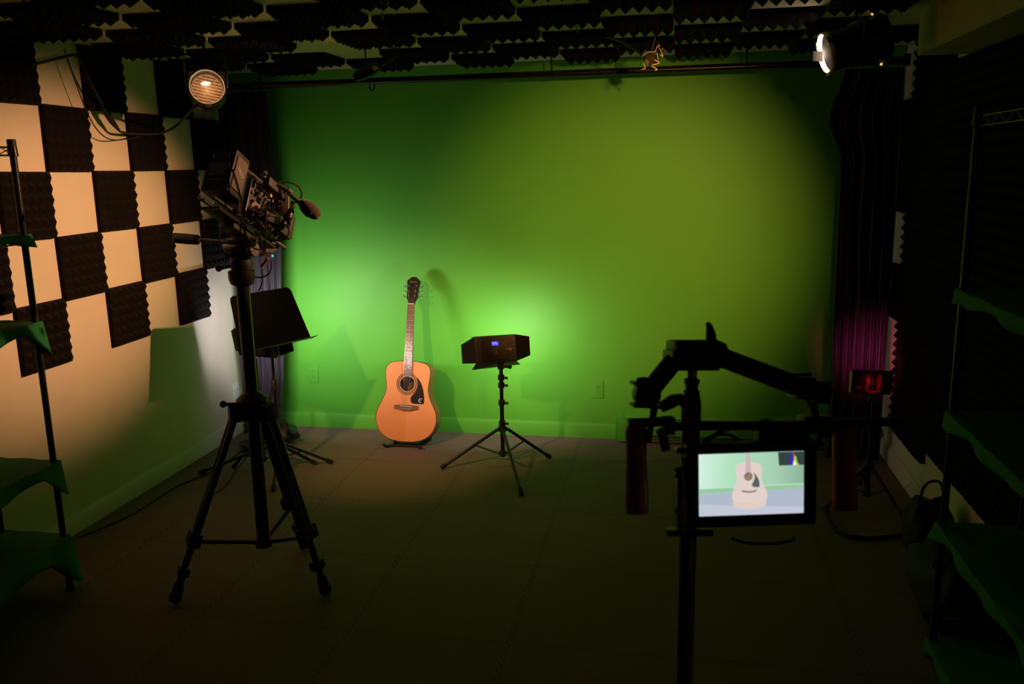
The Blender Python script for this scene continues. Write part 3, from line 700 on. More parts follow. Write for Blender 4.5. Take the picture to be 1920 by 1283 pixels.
cable([P3(412, 425, 3.0), P3(412, 450, 2.98), P3(420, 472, 2.98), P3(435, 474, 3.0)], .0025, t)
for i in range(7):
    a = P3(455 + rn.uniform(0, 50), 360 + rn.uniform(0, 60), 3.1); b_ = P3(480 + rn.uniform(0, 40), 400 + rn.uniform(0, 80), 3.15)
    cable([a, (a + b_) / 2 + V((rn.uniform(-.03, .03), -.04, rn.uniform(-.04, .04))), b_], .003, t)
coil = MB(); ax_ = [P3(498, 385, 3.2), P3(508, 405, 3.22), P3(508, 425, 3.22)]
cp = smoothpts(ax_, 20); coil.path([p + V((.012 * math.cos(i * 1.1), .012 * math.sin(i * 1.1), .004 * math.sin(i * 1.1))) for i, p in enumerate(cp)], .003, 6); coil.build('coiled_cable', M_rubber, t)
# microphone
ms, me_ = P3(534, 354, 3.25), P3(567, 385, 3.27)
mt_ = thing('shotgun_microphone', 'brown fur-covered shotgun microphone on the front of the tripod camera', 'microphone', ms)
MB().path([P3(522, 346, 3.24), ms, me_], [.007, .0105, .0105], 14).build('microphone_tube', M_dsteel, mt_)
MB().tube(P3(540, 357, 3.245), P3(546, 363, 3.25), .0125).build('collar_ring', M_steel, mt_)
mc0, mc1 = P3(562, 377, 3.26), P3(599, 408, 3.29); md = (mc1 - mc0); ml = md.length
prof = [(.0001, 0), (.014, .006), (.024, .02), (.030, .04), (.0315, .06), (.029, ml - .035), (.022, ml - .014), (.012, ml - .003), (.0001, ml)]
MB().lathe([(p.x, p.y) for p in smoothpts([V((a, b_, 0)) for a, b_ in prof], 3)], mc0, md, 24).build('wind_cover', M_softie, mt_)
zc = P3(586, 397, 3.26) - ray(586, 397).normalized() * .034
zR = frame(zc, x=(md - ray(586, 397).normalized() * md.dot(ray(586, 397).normalized())).normalized(), z=UP).to_3x3().to_4x4()
text_mesh('Zoom', .013, Matrix.Translation(zc) @ frame((0, 0, 0), x=md - FW * md.dot(FW), z=UP).to_3x3().to_4x4() @ Matrix.Rotation(PI / 2, 4, 'X'), 'wind_cover_lettering', mat('faded_print', (.3, .25, .22), .6), mt_)
MB().tube(P3(550, 378, 3.25), P3(545, 396, 3.24), .009).tube(P3(546, 396, 3.24), P3(541, 406, 3.22), .014).ball(P3(540, 408, 3.22), .019, 8).ball(P3(530, 420, 3.2), .017, 8).tube(P3(540, 408, 3.22), P3(528, 422, 3.2), .011).build('shock_mount', M_blackm, mt_)
MB().tube(P3(550, 382, 3.24), P3(547, 392, 3.235), .0095).build('mount_sleeve', M_steel, mt_)
MB().tube(P3(530, 420, 3.2), P3(505, 432, 3.2), .008).build('mount_arm', M_blackm, mt_)

# ------------------------------------------------------------------ hanging lamps
def can_lamp(label, c, d, length, r, lens_m, power, angle, blend, tops, color=WARM, target=None, oval=(1, 1, 1), vents=False, recess=.05, lensr=.8):
    """c: centre of the open rim, d: shining direction"""
    d = V(d).normalized(); t = thing('can_light', label, 'stage light', c)
    back = c - d * length
    MB().lathe([(r, 0), (r, -.02), (r * .96, -.03), (r * .96, -length * .55), (r * 1.06, -length * .6), (r * 1.08, -length * .9), (r * .8, -length), (.0001, -length - .01), (.0001, -length + .0), (r * .74, -length + .012), (r * .9, -length * .58), (r * .92, -.02), (r * .97, 0)], c, d, 40).build('housing', M_blackm, t)
    MB().lathe([(r * .93, -.022), (r * .93, .0), (r * .97, .005), (r * 1.05, 0), (r * 1.05, -.012), (r * .99, -.016)], c, d, 40).build('rim', M_blackm if not vents else M_white, t)
    z = d; x = (V((0, 0, 1)) - z * z.z).normalized(); y = z.cross(x)
    MB().lathe([(.0001, -recess + .012), (r * lensr * .5, -recess + .009), (r * lensr, -recess)], c, d, 40).build('lens', lens_m, t)
    MB().lathe([(r * lensr, -recess), (r * lensr + .006, -recess + .004), (r * .93, -recess - .004)], c, d, 40).build('lens_ring', M_blackm, t)
    for a in (0, 2 * PI / 3, 4 * PI / 3):
        q = c + (x * -math.cos(a) + y * math.sin(a)) * r * 1.03
        MB().box(q - d * .004, (.03, .012, .022), frame((0, 0, 0), x=d.cross((q - c).normalized()), z=d).to_3x3(), bev=.002).build('rim_clip', M_steel, t)
    piv = c - d * length * .5; side = d.cross(V((0, 0, 1))).normalized()
    for sg, tp in zip((-1, 1), tops):
        a = piv + side * r * 1.1 * sg
        MB().tube(piv + side * r * .98 * sg, piv + side * r * 1.22 * sg, .012).build('pivot_knob', M_plastic, t)
        b_ = V((piv.x + side.x * r * 1.14 * sg, piv.y + side.y * r * 1.14 * sg, CZ - .05))
        MB().path([a, V((b_.x, b_.y, a.z + .03)), b_], .005, 8).build('yoke_arm', M_dsteel, t)
    e0 = V((piv.x - side.x * r * 1.14, piv.y - side.y * r * 1.14, CZ - .05)); e1 = V((piv.x + side.x * r * 1.14, piv.y + side.y * r * 1.14, CZ - .05))
    MB().tube(e0, e1, .005).tube((e0 + e1) / 2, V(((e0 + e1).x / 2, (e0 + e1).y / 2, CZ - .001)), .008).build('yoke_bridge', M_blackm, t)
    if vents:
        vn = MB()
        for k in range(7):
            a = math.radians(-75 + 25 * k); yy = y if y.dot(RT) > 0 else -y
            q = back + d * .022 + (x * math.sin(a) + yy * math.cos(a)) * r * 1.30
            vn.ball(q, .0058, 6)
        MB().lathe([(r * .8, 0), (r * 1.12, .0), (r * 1.26, .02), (r * 1.05, .045)], back, d, 40).build('rear_ring', M_blackm, t)
        vn.build('vent_glow', emit('vent_glow', (1, .5, .2), 1.0), t)
    tgt = V(target) if target is not None else c + d
    lamp('SPOT', 'lamp_beam', c + d * .01, tgt - c, power, color, t, spot_size=math.radians(angle), spot_blend=blend, shadow_soft_size=.035).scale = oval      # oval-beam lamps
    return t
# ribbed glowing lens
m = bpy.data.materials.new('ribbed_lens'); m.use_nodes = True; nt = m.node_tree; bb = nt.nodes['Principled BSDF']
tcn = nt.nodes.new('ShaderNodeTexCoord'); wv = nt.nodes.new('ShaderNodeTexWave'); wv.bands_direction = 'Z'; wv.inputs['Scale'].default_value = 22; wv.inputs['Distortion'].default_value = 2.5; wv.inputs['Detail Scale'].default_value = 6
mpn = nt.nodes.new('ShaderNodeMapping'); mpn.inputs['Rotation'].default_value = (0, math.radians(-14), 0); nt.links.new(tcn.outputs['Object'], mpn.inputs[0]); nt.links.new(mpn.outputs[0], wv.inputs['Vector'])
cr_ = nt.nodes.new('ShaderNodeValToRGB'); cr_.color_ramp.elements[0].color = (.10, .022, .005, 1); cr_.color_ramp.elements[1].color = (.85, .33, .10, 1)
nt.links.new(wv.outputs['Fac'], cr_.inputs[0]); nt.links.new(cr_.outputs[0], bb.inputs['Emission Color']); bb.inputs['Emission Strength'].default_value = 0.62; bb.inputs['Base Color'].default_value = (.1, .08, .06, 1)
M_ribbed = m
lcan = at(388, 163, 'y', 3.95)
dl = V((0 - lcan.x, -lcan.y, .42))
tl = can_lamp('glowing orange can light hanging from the ceiling at the left, over the cream wall', lcan, dl, .2, .084, M_ribbed, P_LEFTCAN, 110, .6, (0, 0), target=(1.2, 3.3, 1.2), recess=.085, lensr=.84)
lamp('POINT', 'filament_glow', lcan - dl.normalized() * .03, dl, .35, WARM, tl, shadow_soft_size=.03)
MB().ball(lcan - dl.normalized() * .066 + V((-.006, 0, .028)), (.026, .006, .009), 8).build('filament', emit('filament', (1, .75, .45), 6), tl)
rcan = at(1547, 100, 'y', 3.95)
dr = V((-.955, -.15, -.24))
tr_ = can_lamp('black can light with a bright rim hanging at upper right, aimed at cream wall', rcan, dr, .25, .083, emit('warm_lens', (1, .6, .35), .5), P_LEFTWALL, 40, 1.0, (0, 0), target=(LX, 3.62, 1.34), oval=(1.12, .76, 1), color=(1, .46, .21), vents=True, recess=.12)
dn_ = dr.normalized(); tc_ = (EYE - rcan).normalized(); ty = (dn_ * .75 - tc_).normalized()
MB().box(rcan + dn_ * .03 + tc_ * .05 - V((0, 0, .004)), (.05, .003, .04), frame((0, 0, 0), y=ty, z=(0, 0, 1)).to_3x3(), bev=.001).build('tape_tab', M_white, tr_)
lamp('POINT', 'rim_glow', rcan - dr.normalized() * .012, dr, .8, (1, .72, .52), tr_, shadow_soft_size=.02)
# the lamp over the photographer that warms the right of the green wall
bc = V((.55, 1.2, 2.12))
bd_ = V((-.30, BY, 1.32)) - bc
can_lamp('black can light on the ceiling near the photographer, aimed at the green wall', bc, bd_, .22, .085, emit('warm_lens_2', (1, .6, .3), 3), P_BACKCAN, 36, 1.0, (0, 0), target=(-.33, BY, 1.22), color=(1, .44, .13))

added_lamp = V((-2.25, 2.3, 2.12)); tg = V((-1.62, 4.9, .40))  # unseen lamp, added to throw warm light on the guitar
can_lamp('unseen can light added above the left rack to light the guitar', added_lamp, tg - added_lamp, .22, .085, emit('added_lamp_lens', (1, .6, .3), 3), P_GUITAR, 40, 1.0, (0, 0), target=tg, color=(1, .5, .2))

# wiry clamp; warm lamp light on it is put into its copper colour
fc = at(1220, 112, 'y', 4.2)
t = thing('ceiling_clamp', 'small copper-lit metal clamp with wires hanging below the ceiling foam', 'clamp', fc)
MB().lathe([(.0001, -.028), (.02, -.024), (.03, 0), (.024, .022), (.0001, .028)], fc, (.5, -.5, -.7), 14).build('clamp_body', M_brass_warmlit, t)
MB().tube(fc + V((.0, 0, .02)), V((fc.x + .03, fc.y, CZ - .001)), .006).build('stem', M_black, t)
for pts in ([(1204, 106), (1215, 98), (1228, 97), (1232, 86)], [(1226, 112), (1237, 118), (1222, 122)], [(1206, 118), (1210, 128), (1203, 130)], [(1222, 124), (1232, 130), (1228, 132)], [(1236, 90), (1243, 105), (1238, 103)], [(1232, 100), (1234, 112)]):
    MB().path(smoothpts([at(x, y, 'y', 4.18) for x, y in pts], 5), .0028, 6).build('wire_arm', M_brass_warmlit, t)
MB().ball(at(1235, 86, 'y', 4.18), (.008, .008, .012), 6).ball(at(1242, 92, 'y', 4.18), .007, 6).build('wing_nut', M_brass_warmlit, t)
MB().path(smoothpts([at(x, y, 'y', 4.2) for x, y in ((1205, 106), (1195, 96), (1170, 80), (1135, 68))], 5), .005, 8).build('tie_rod', M_blackm, t)
fc = at(694, 130, 'y', 4.35)
t = thing('hanging_spotlight', 'small black spotlight on a thin rod above the green wall, tilted', 'spotlight', fc)
a_, b_ = at(664, 146, 'y', 4.33), at(712, 124, 'y', 4.38)
MB().path([a_, a_ + (b_ - a_) * .3, a_ + (b_ - a_) * .7, b_], [.02, .032, .03, .016], 16).build('housing', M_blackm, t)
MB().tube(at(700, 129, 'y', 4.33), at(708, 125, 'y', 4.33), .010).build('clip', M_brass_warmlit, t)
MB().path([b_, at(730, 114, 'y', 4.38), at(742, 108, 'y', 4.4)], .006, 8).build('arm', M_black, t)
tz = at(684, 88, 'z', CZ); tz2 = V((at(686, 120, 'y', 4.35).x, 4.35, CZ - .001))
MB().tube(V((tz2.x, 4.35, a_.z + .03)), tz2, .004).ball(tz2 - V((0, 0, .01)), .012, 8).build('hanging_rod', M_black, t)
MB().path(smoothpts([at(x, y, 'y', 4.35) for x, y in ((694, 150), (693, 165), (697, 169), (702, 165), (701, 150))], 4), .0035, 6).build('cable_loop', M_rubber, t)
# ceiling hooks and loose cords
for i, (px, py) in enumerate(((714, 12), (1077, 3))):
    q = at(px, py, 'y', 3.0 if i == 0 else 3.2); q.z = min(q.z, CZ - .05)
    lab = ['steel hook in the ceiling foam above the guitar', 'steel hook at the top edge, over the middle of the green wall'][i]
    hk = MB(); hk.path([V((q.x, q.y, CZ - .001)), V((q.x, q.y, q.z + .02))] + [V((q.x + .014 - .014 * math.cos(a), q.y, q.z + .02 - .016 * math.sin(a))) for a in [PI * k / 8 for k in range(1, 9)]], .0028, 7)
    tag(hk.build('ceiling_hook', M_steel), lab, 'hook')
c_ = MB().path(smoothpts([at(716, 25, 'y', 3.4), at(722, 55, 'y', 3.8), at(730, 82, 'y', 4.1), at(738, 90, 'y', 4.2), at(746, 84, 'y', 4.2), at(750, 72, 'y', 4.2)], 5), .004, 7).build('cord', M_rubber)
tag(c_, 'thin green-lit cord drooping below the ceiling foam from the left hook', 'cord')
c_ = MB().path(smoothpts([at(1077, 8, 'y', 3.5), at(1078, 35, 'y', 3.8), at(1083, 60, 'y', 4.1), at(1090, 64, 'y', 4.25)], 5), .004, 7).build('cord', M_rubber)
tag(c_, 'thin cord drooping from the middle ceiling hook', 'cord')
# power cord along the cream wall to the left lamp
w = lambda px, py, off=.07: at(px, py, 'x', LX + off)
t = thing('extension_cord', 'black power cord swagged across the cream wall up to the orange can light', 'cord', w(200, 215))
MB().path(smoothpts([w(60, 122), w(82, 116), w(115, 108), w(140, 103), (w(152, 115)), w(165, 145), w(185, 185), w(198, 208)], 5), .0065, 8).build('cord_run', M_rubber, t)
MB().path(smoothpts([w(222, 243), w(232, 249), w(270, 252), w(305, 249, .12), at(330, 236, 'y', 4.35), at(350, 216, 'y', 4.15), at(368, 198, 'y', 4.0)], 5), .0065, 8).build('cord_run', M_rubber, t)
MB().path([w(193, 202), w(200, 212), w(209, 226), w(222, 243)], [.009, .016, .016, .008], 10).build('plug_connector', M_rubber, t)
c_ = MB().path(smoothpts([w(120, 92, .064), w(126, 108, .064), w(140, 150, .064), w(158, 198, .064), w(172, 228, .064), w(190, 252, .064), w(210, 262, .064), w(236, 261, .064), w(262, 256, .064)], 5), .003, 6).build('cord', M_rubber)
tag(c_, 'thin black cord looping below the thicker one on the cream wall', 'cord')

# ------------------------------------------------------------------ shelf racks with green cloths
def rack(label, x0, x1, y0, y1, ztop, shelves, name='wire_rack'):
    t = thing(name, label, 'shelf rack', ((x0 + x1) / 2, (y0 + y1) / 2, 0))
    for x in (x0, x1):
        for y in (y0, y1):
            po = MB().tube((x, y, .012), (x, y, ztop), .0127)
            for k in range(int(ztop / .0254) - 1): po.lathe([(.0127, -.001), (.0134, 0), (.0127, .001)], (x, y, .03 + k * .0254), n=12)
            p = po.build('post', M_blackm, t)
            MB().lathe([(.0127, 0), (.016, .002), (.016, .035), (.0127, .037)], (x, y, ztop - .037), n=16).build('post_cap', M_plastic, p)
            MB().lathe([(.0001, 0), (.019, 0), (.019, .008), (.008, .014), (.008, .03)], (x, y, 0.0005), n=16).build('levelling_foot', M_plastic, p)
    for z in shelves + [ztop - .03]:
        sh = MB()
        for (a, b_) in (((x0, y0), (x1, y0)), ((x0, y1), (x1, y1)), ((x0, y0), (x0, y1)), ((x1, y0), (x1, y1))):
            for dz in (0, -.03): sh.tube((a[0], a[1], z + dz), (b_[0], b_[1], z + dz), .0032, n=8)
            ln = math.hypot(a[0] - b_[0], a[1] - b_[1]); k = int(ln / .06); zz = []
            for i in range(k + 1):
                u = i / k; zz.append(V((a[0] + (b_[0] - a[0]) * u, a[1] + (b_[1] - a[1]) * u, z - (.03 if i % 2 else 0))))
            sh.path(zz, .0022, 6)
        ny = int((y1 - y0) / .03)
        for i in range(1, ny): sh.tube((x0, y0 + (y1 - y0) * i / ny, z), (x1, y0 + (y1 - y0) * i / ny, z), .0018, n=5)
        for xx in (x0, x1):
            for yy in (y0, y1): sh.lathe([(.0135, -.035), (.019, -.033), (.0165, .003), (.0135, .005)], (xx, yy, z), n=14)
        sh.build('wire_shelf', M_blackm, t)
    return t
def drape(label, x0, x1, y0, y1, z, drop, corner, seed, wallside):
    rnd = random.Random(seed); e = .018
    x0 -= 0 if wallside == 'l' else e; x1 += 0 if wallside == 'r' else e; y0 -= e; y1 += e
    z += .006
    # perimeter with many samples, skirt hangs from it
    per = []; n1, n2 = 14, 40
    for i in range(n1): per.append((x0 + (x1 - x0) * i / n1, y0, 0, -1))
    for i in range(n2): per.append((x1, y0 + (y1 - y0) * i / n2, 1, 0))
    for i in range(n1): per.append((x1 - (x1 - x0) * i / n1, y1, 0, 1))
    for i in range(n2): per.append((x0, y1 - (y1 - y0) * i / n2, -1, 0))
    vs = []; fs = []; N = len(per); c = (x0 + x1) / 2, (y0 + y1) / 2
    for i, (x, y, nx, ny) in enumerate(per): vs.append(V((x, y, z - .002 - .002 * math.sin(i * .9))))
    lv = 4
    for q in range(1, lv + 1):
        for i, (x, y, nx, ny) in enumerate(per):
            dc = min(math.hypot(x - X_, y - Y_) for X_ in (x0, x1) for Y_ in (y0, y1))
            dr_ = drop * (1 + .25 * math.sin(i * .55 + seed)) + corner * max(0, 1 - dc / .11)
            if (wallside == 'l' and nx < 0) or (wallside == 'r' and nx > 0): dr_ = min(dr_, .02)
            o = (.006 + .010 * math.sin(i * .8 + seed * 2)) * q / lv + corner * .25 * max(0, 1 - dc / .1) * q / lv
            if (wallside == 'l' and nx < 0) or (wallside == 'r' and nx > 0): o = 0
            sx = 1 if x > c[0] else -1; sy = 1 if y > c[1] else -1
            kk = max(0, 1 - dc / .1)
            vs.append(V((x + nx * o, y + ny * o + (sy * o * kk * .5 if nx else 0), z - dr_ * q / lv)))
    for q in range(lv):
        for i in range(N): j = (i + 1) % N; fs.append([q * N + i, q * N + j, (q + 1) * N + j, (q + 1) * N + i])
    # top surface
    k0 = len(vs); gx, gy = 6, 16
    fs.append(list(range(N)))
    o = MB().add(vs, fs).build('shelf_cloth', M_cloth, None, True, 50)
    s = o.modifiers.new('thickness', 'SOLIDIFY'); s.thickness = .002; s.offset = 1
    return tag(o, label, 'cloth')
lx0, lx1, ly0, ly1 = LX + .078, -2.488, 1.75, 2.92
lz = [1.485, 1.14, .56, .235]
rack('black wire shelf rack against the cream wall at the left edge', lx0, lx1, ly0, ly1, 1.85, lz)
nm = ['topmost', 'second', 'third', 'lowest']
for i, z in enumerate(lz):
    drape('green cloth draped over the %s covered shelf of the left rack' % nm[i], lx0, lx1, ly0, ly1, z, [.03, .05, .055, .09][i], [.03, .09, .09, .12][i], i + 1, 'l')
rx0, rx1, ry0, ry1 = .905, RX - .075, 1.55, 2.95
rzs = [1.295, .885, .49, .06]
rack('black wire shelf rack in the darkness at the right edge', rx0, rx1, ry0, ry1, 1.87, rzs)
for i, z in enumerate(rzs):
    drape('green cloth draped over the %s covered shelf of the right rack' % nm[i], rx0, rx1, ry0, ry1, z, .035, .02, i + 6, 'r')

# ------------------------------------------------------------------ magenta light, bags, cables on the floor
mc_ = at(1635, 718, 'y', 4.35)
F2 = frame(mc_, x=(1, .12, -.03), z=(0, 0, 1))
t = thing('small_led_light', 'small battery light seen from behind with red-lit contacts, before the right curtain', 'studio light', mc_)
MB(F2).box((0, .012, 0), (.195, .03, .115), bev=.004).build('housing', M_plastic, t)
for x in (-.026, .034):
    cn = MB(F2)
    for k in range(3): cn.box((x - .006 + .006 * k, -.006, 0), (.003, .006, .085))
    cn.box((x, -.004, 0), (.02, .004, .088))
    cn.build('battery_rail', mat('red_lit_plate', (.5, .03, .04), .4), t)  # red light falling on the rails is put into their colour
MB(F2).box((.004, -.006, -.045), (.045, .01, .012), bev=.002).build('latch', M_red, t)
MB(F2).box((-.062, -.005, -.026), (.034, .003, .016)).build('label_sticker', mat('dull_red', (.3, .03, .06), .5), t)
MB(F2).box((-.099, .012, 0), (.003, .03, .11), bev=.001).build('side_edge', mat('lime_edge', (.35, .45, .05), .4), t)
lamp('POINT', 'red_indicator', F2 @ V((.0, -.05, .0)), (0, 0, -1), .035, (1, .06, .1), t, shadow_soft_size=.005)
MB(F2).box((0, .0285, 0), (.17, .003, .095)).build('diffuser', emit('magenta_face', (1, .08, .35), 1.5), t)
lamp('AREA', 'led_light', F2 @ V((0, .034, 0)), (.27, 1, .0), P_MAG, (1, .10, .30), t, shape='RECTANGLE', size=.16, size_y=.09, spread=math.radians(48))
mst = V((mc_.x + .015, mc_.y + .01, 0))
MB(F2).box((.01, .01, -.07), (.03, .02, .05), bev=.003).build('stand_bracket', M_plastic, t)
tripod_stand(mst, [mst + V((-.22, -.12, 0)), mst + V((.13, -.25, 0)), mst + V((.02, .28, 0))], mc_.z - .085, .2, 'black tripod stand carrying the small red-lit light before the right curtain', (.25, .4), .011)

def blob(name, label, cat, c, size, seed, m=M_rubber, handle=True):
    rnd = random.Random(seed); t = thing(name, label, cat, (c[0], c[1], 0)); n = 18
    ph = [rnd.uniform(0, 6) for _ in range(5)]; vs = []; fs = []
    for i in range(n + 1):
        th = PI * i / n
        for k in range(2 * n):
            a = PI * k / n
            ex = lambda v, e: math.copysign(abs(v) ** e, v)
            x = ex(math.sin(th), .7) * ex(math.cos(a), .6); y = ex(math.sin(th), .7) * ex(math.sin(a), .6); z = ex(math.cos(th), .8)
            w_ = 1 + .07 * math.sin(4 * a + ph[0] + 3 * z) + .05 * math.sin(7 * a + ph[1] - 5 * z)
            vs.append(V((c[0] + x * w_ * size[0] / 2, c[1] + y * w_ * size[1] / 2, max(.003, size[2] / 2 + z * w_ * size[2] / 2 * (1 + .1 * math.sin(3 * x + ph[2]))))))
    for i in range(n):
        for k in range(2 * n): fs.append([i * 2 * n + k, i * 2 * n + (k + 1) % (2 * n), (i + 1) * 2 * n + (k + 1) % (2 * n), (i + 1) * 2 * n + k])
    MB().add(vs, fs).build('bag_body', m, t, True, 80)
    if handle:
        top = size[2]
        MB().path(smoothpts([V((c[0] - size[0] * .3, c[1] - size[1] * .1, top * .85)), V((c[0] - size[0] * .2, c[1] - size[1] * .12, top * 1.25)), V((c[0] + size[0] * .15, c[1] - size[1] * .1, top * 1.3)), V((c[0] + size[0] * .3, c[1] - size[1] * .1, top * .85))], 5), .006, 8).build('strap', m, t)
    MB().path(smoothpts([V((c[0] - size[0] * .38, c[1] - size[1] * .52, top * .5 if handle else size[2] * .5)), V((c[0], c[1] - size[1] * .56, size[2] * .55)), V((c[0] + size[0] * .38, c[1] - size[1] * .5, size[2] * .5))], 5), .004, 6).build('zip', M_dsteel, t)
    return t
q = at(530, 812, 'z', 0)
blob('equipment_bag', 'crumpled black bag on the floor at the foot of the left curtain', 'bag', (-2.47, 4.9, 0), (.2, .14, .12), 3, mat('black_nylon', (.02, .018, .022), .45, bump=.4), True)
blob('equipment_bag', 'black gear bag on the floor beneath the dark right wall, near the curtain', 'bag', (1.09, 3.74, 0), (.18, .22, .28), 5, M_rubber)
blob('equipment_bag', 'long black gear bag on the floor between right rack and small light', 'bag', (1.03, 3.24, 0), (.24, .5, .26), 8, M_rubber)
def floor_cord(label, pts, r=.004):
    o = MB().path(smoothpts([V((p[0], p[1], r + .001)) for p in pts], 6), r, 6).build('floor_cable', M_rubber); return tag(o, label, 'cable')
f = lambda px, py: at(px, py, 'z', 0)
floor_cord('black cable on the floor mats along the cream wall baseboard', [f(150, 1010), f(250, 965), f(330, 915), f(400, 885), f(450, 850), f(470, 835)])
floor_cord('black cable on the floor curving from tripod to the music stand', [f(380, 940), f(420, 915), f(445, 880), f(470, 850), f(490, 838)], .003)
cb = f(500, 840) + V((-.05, -.02, 0))
lp = MB()
for k in range(4):
    lp.path([V((cb.x + (.08 + .012 * k) * math.cos(a), cb.y + (.06 + .008 * k) * math.sin(a), .008 + .009 * k)) for a in [2 * PI * i / 28 for i in range(28)]], .0045, 6, closed=True)
tag(lp.build('coiled_cable', M_rubber), 'black cable coiled on the floor beneath the left curtain', 'cable')
# big black cable loop hanging at the far right of the rig
t5 = thing('cable_loop', 'heavy black cable loop lying on the floor at the right, behind the monitor', 'cable', f(1640, 990))
MB().path(smoothpts([f(1545, 960) + V((0, 0, .02)), f(1570, 1000) + V((0, 0, .01)), f(1625, 1013) + V((0, 0, .01)), f(1700, 1005) + V((0, 0, .01)), f(1745, 985) + V((0, 0, .01)), f(1752, 960) + V((0, 0, .012))], 8), .01, 8).build('cable_run', M_rubber, t5)
MB().box(f(1625, 1013) + V((0, -.0, .022)), (.045, .012, .006)).build('tape_band', mat('pink_tape', (.6, .15, .5), .4), t5)

# ------------------------------------------------------------------ foreground rig: frame aligned with the rig itself
D0 = 1.25
def Q(px, py, d=D0): return EYE + ray(px, py) * d
Rr = Matrix((RT, FW, UP)).transposed()           # rig stands square to the line of sight: x right, y away, z up
def qbox(mb, x0, y0, x1, y1, d, dep, bev=.004, rz_=0):
    a, b_ = Q(x0, y0, d), Q(x1, y1, d); k = d / FPX
    mb.box((a + b_) / 2, (abs(x1 - x0) * k, dep, abs(y1 - y0) * k), Rr @ Matrix.Rotation(rz_, 3, 'Y'), bev); return mb
DS = D0 + .085
sx_, sy_ = Q(1296, 760, DS).x, Q(1296, 760, DS).y
sb = V((sx_, sy_, 0))
zt = Q(1296, 700, DS).z
t = thing('light_stand', 'heavy stand with grip-head column holding up the monitor rig in front', 'stand', sb)
z1 = Q(1300, 757, DS).z; z2 = Q(1300, 995, DS).z
MB().tube(sb + V((0, 0, .35)), sb + V((0, 0, z2)), .0135).build('lower_tube', M_dsteel, t)
MB().tube(sb + V((0, 0, z2 - .02)), sb + V((0, 0, z1)), .0145).build('column', M_dsteel, t)
MB().lathe([(.0135, 0), (.0155, .003), (.0155, .03), (.0125, .045), (.0125, .05)], sb + V((0, 0, z1 - .03)), n=24).build('receiver', M_dsteel, t)
MB().tube(sb + V((0, 0, z1)), sb + V((0, 0, zt + .012)), .0078).build('stud', M_steel, t)
MB().lathe([(.008, 0), (.012, .002), (.012, .009), (.010, .011), (.010, .026), (.012, .028), (.012, .034), (.008, .036)], sb + V((0, 0, z1 + .005)), n=24).build('stud_collar', M_dsteel, t)
hk = MB().path([sb + V((0, 0, z1 - .012)), Q(1275, 748, DS - .01), Q(1262, 752, DS - .02), Q(1240, 764, DS - .025)], [.006, .009, .0105, .0085], 12)
hk.build('ratchet_handle', M_grey, t)
for k in range(3):
    a = 2 * PI * k / 3 + .4; e = sb + V((.5 * math.cos(a), .5 * math.sin(a), .015))
    lg = MB().path([sb + V((0, 0, .38)), sb + V((.06 * math.cos(a), .06 * math.sin(a), .4)), e + V((0, 0, .0))], .0125, 12).build('leg', M_dsteel, t)
    MB().ball(e, (.015, .015, .015), 8).build('foot', M_rubber, lg)
MB().lathe([(.0135, 0), (.025, .005), (.025, .07), (.0135, .08)], sb + V((0, 0, .33)), n=18).build('leg_hub', M_dsteel, t)

t = thing('camera_rig', 'black twin-handled camera rig with arms and clamps in the foreground', 'camera rig', Q(1296, 690))
tp = MB(); qbox(tp, 1256, 637, 1340, 665, DS - .03, .08, .008); qbox(tp, 1250, 655, 1350, 690, DS - .03, .09, .008); qbox(tp, 1262, 683, 1338, 694, DS - .03, .08, .003)
tp.build('top_clamp', M_plastic, t)
MB().path([Q(1334, 650), Q(1333, 628), Q(1330, 612), Q(1326, 605)], [.008, .0075, .005, .003], 10).build('lever', M_plastic, t)
MB().path([Q(1338, 645), Q(1352, 655), Q(1358, 663)], [.008, .011, .008], 10).build('lock_knob', M_plastic, t)
MB().tube(Q(1264, 676), Q(1222, 728), .0145, n=18).build('arm', M_black, t)
MB().tube(Q(1336, 664), Q(1490, 722), .0148, n=18).build('arm', M_black, t)
for (xa, xb, ya, yb, fl) in ((1188, 1236, 716, 764, -1), (1484, 1520, 706, 748, 1), (1515, 1549, 714, 755, 1)):
    cm = MB()
    cxm = (xa + xb) / 2; k = D0 / FPX
    cm.lathe([(.0001, -.02), ((yb - ya) * .42 * k, -.02), ((yb - ya) * .5 * k, -.018), ((yb - ya) * .5 * k, .018), ((yb - ya) * .42 * k, .02), (.0001, .02)], Q(cxm, (ya + yb) / 2), FW, 20)
    qbox(cm, xa - 4 if fl < 0 else xa, ya, xb, ya + 7, D0, .05, .003, math.radians(3)); qbox(cm, xa - 4 if fl < 0 else xa, yb - 7, xb - 2, yb, D0, .05, .003, math.radians(3))
    cm.build('arm_clamp', M_plastic, t)
MB().path([Q(1194, 713), Q(1206, 711), Q(1230, 714)], .0035, 8).build('clamp_lever', M_plastic, t)
MB().path([Q(1486, 705), Q(1505, 705), Q(1520, 702)], .0035, 8).build('clamp_lever', M_plastic, t)
MB().path([Q(1228, 760), Q(1221, 795), Q(1216, 830)], [.006, .0045, .0045], 10).build('strut', M_black, t)
MB().path([Q(1516, 742), Q(1526, 765), Q(1532, 790)], [.007, .0055, .005], 10).build('strut', M_black, t)
D1 = D0 + .02
br = MB(); br.path([Q(1178, 795, D1), Q(1260, 789, D1)], .0075, 12); br.path([Q(1255, 800, D1), Q(1500, 797, D1), Q(1690, 790, D1)], .007, 12); br.build('crossbar', M_black, t)
for a4 in ((1242, 781, 1264, 815, D1, .03, .004), (1500, 778, 1560, 812, D1, .04, .006), (1418, 800, 1512, 838, D1, .03, .004)): qbox(MB(), *a4).build('bar_clamp', M_plastic, t)
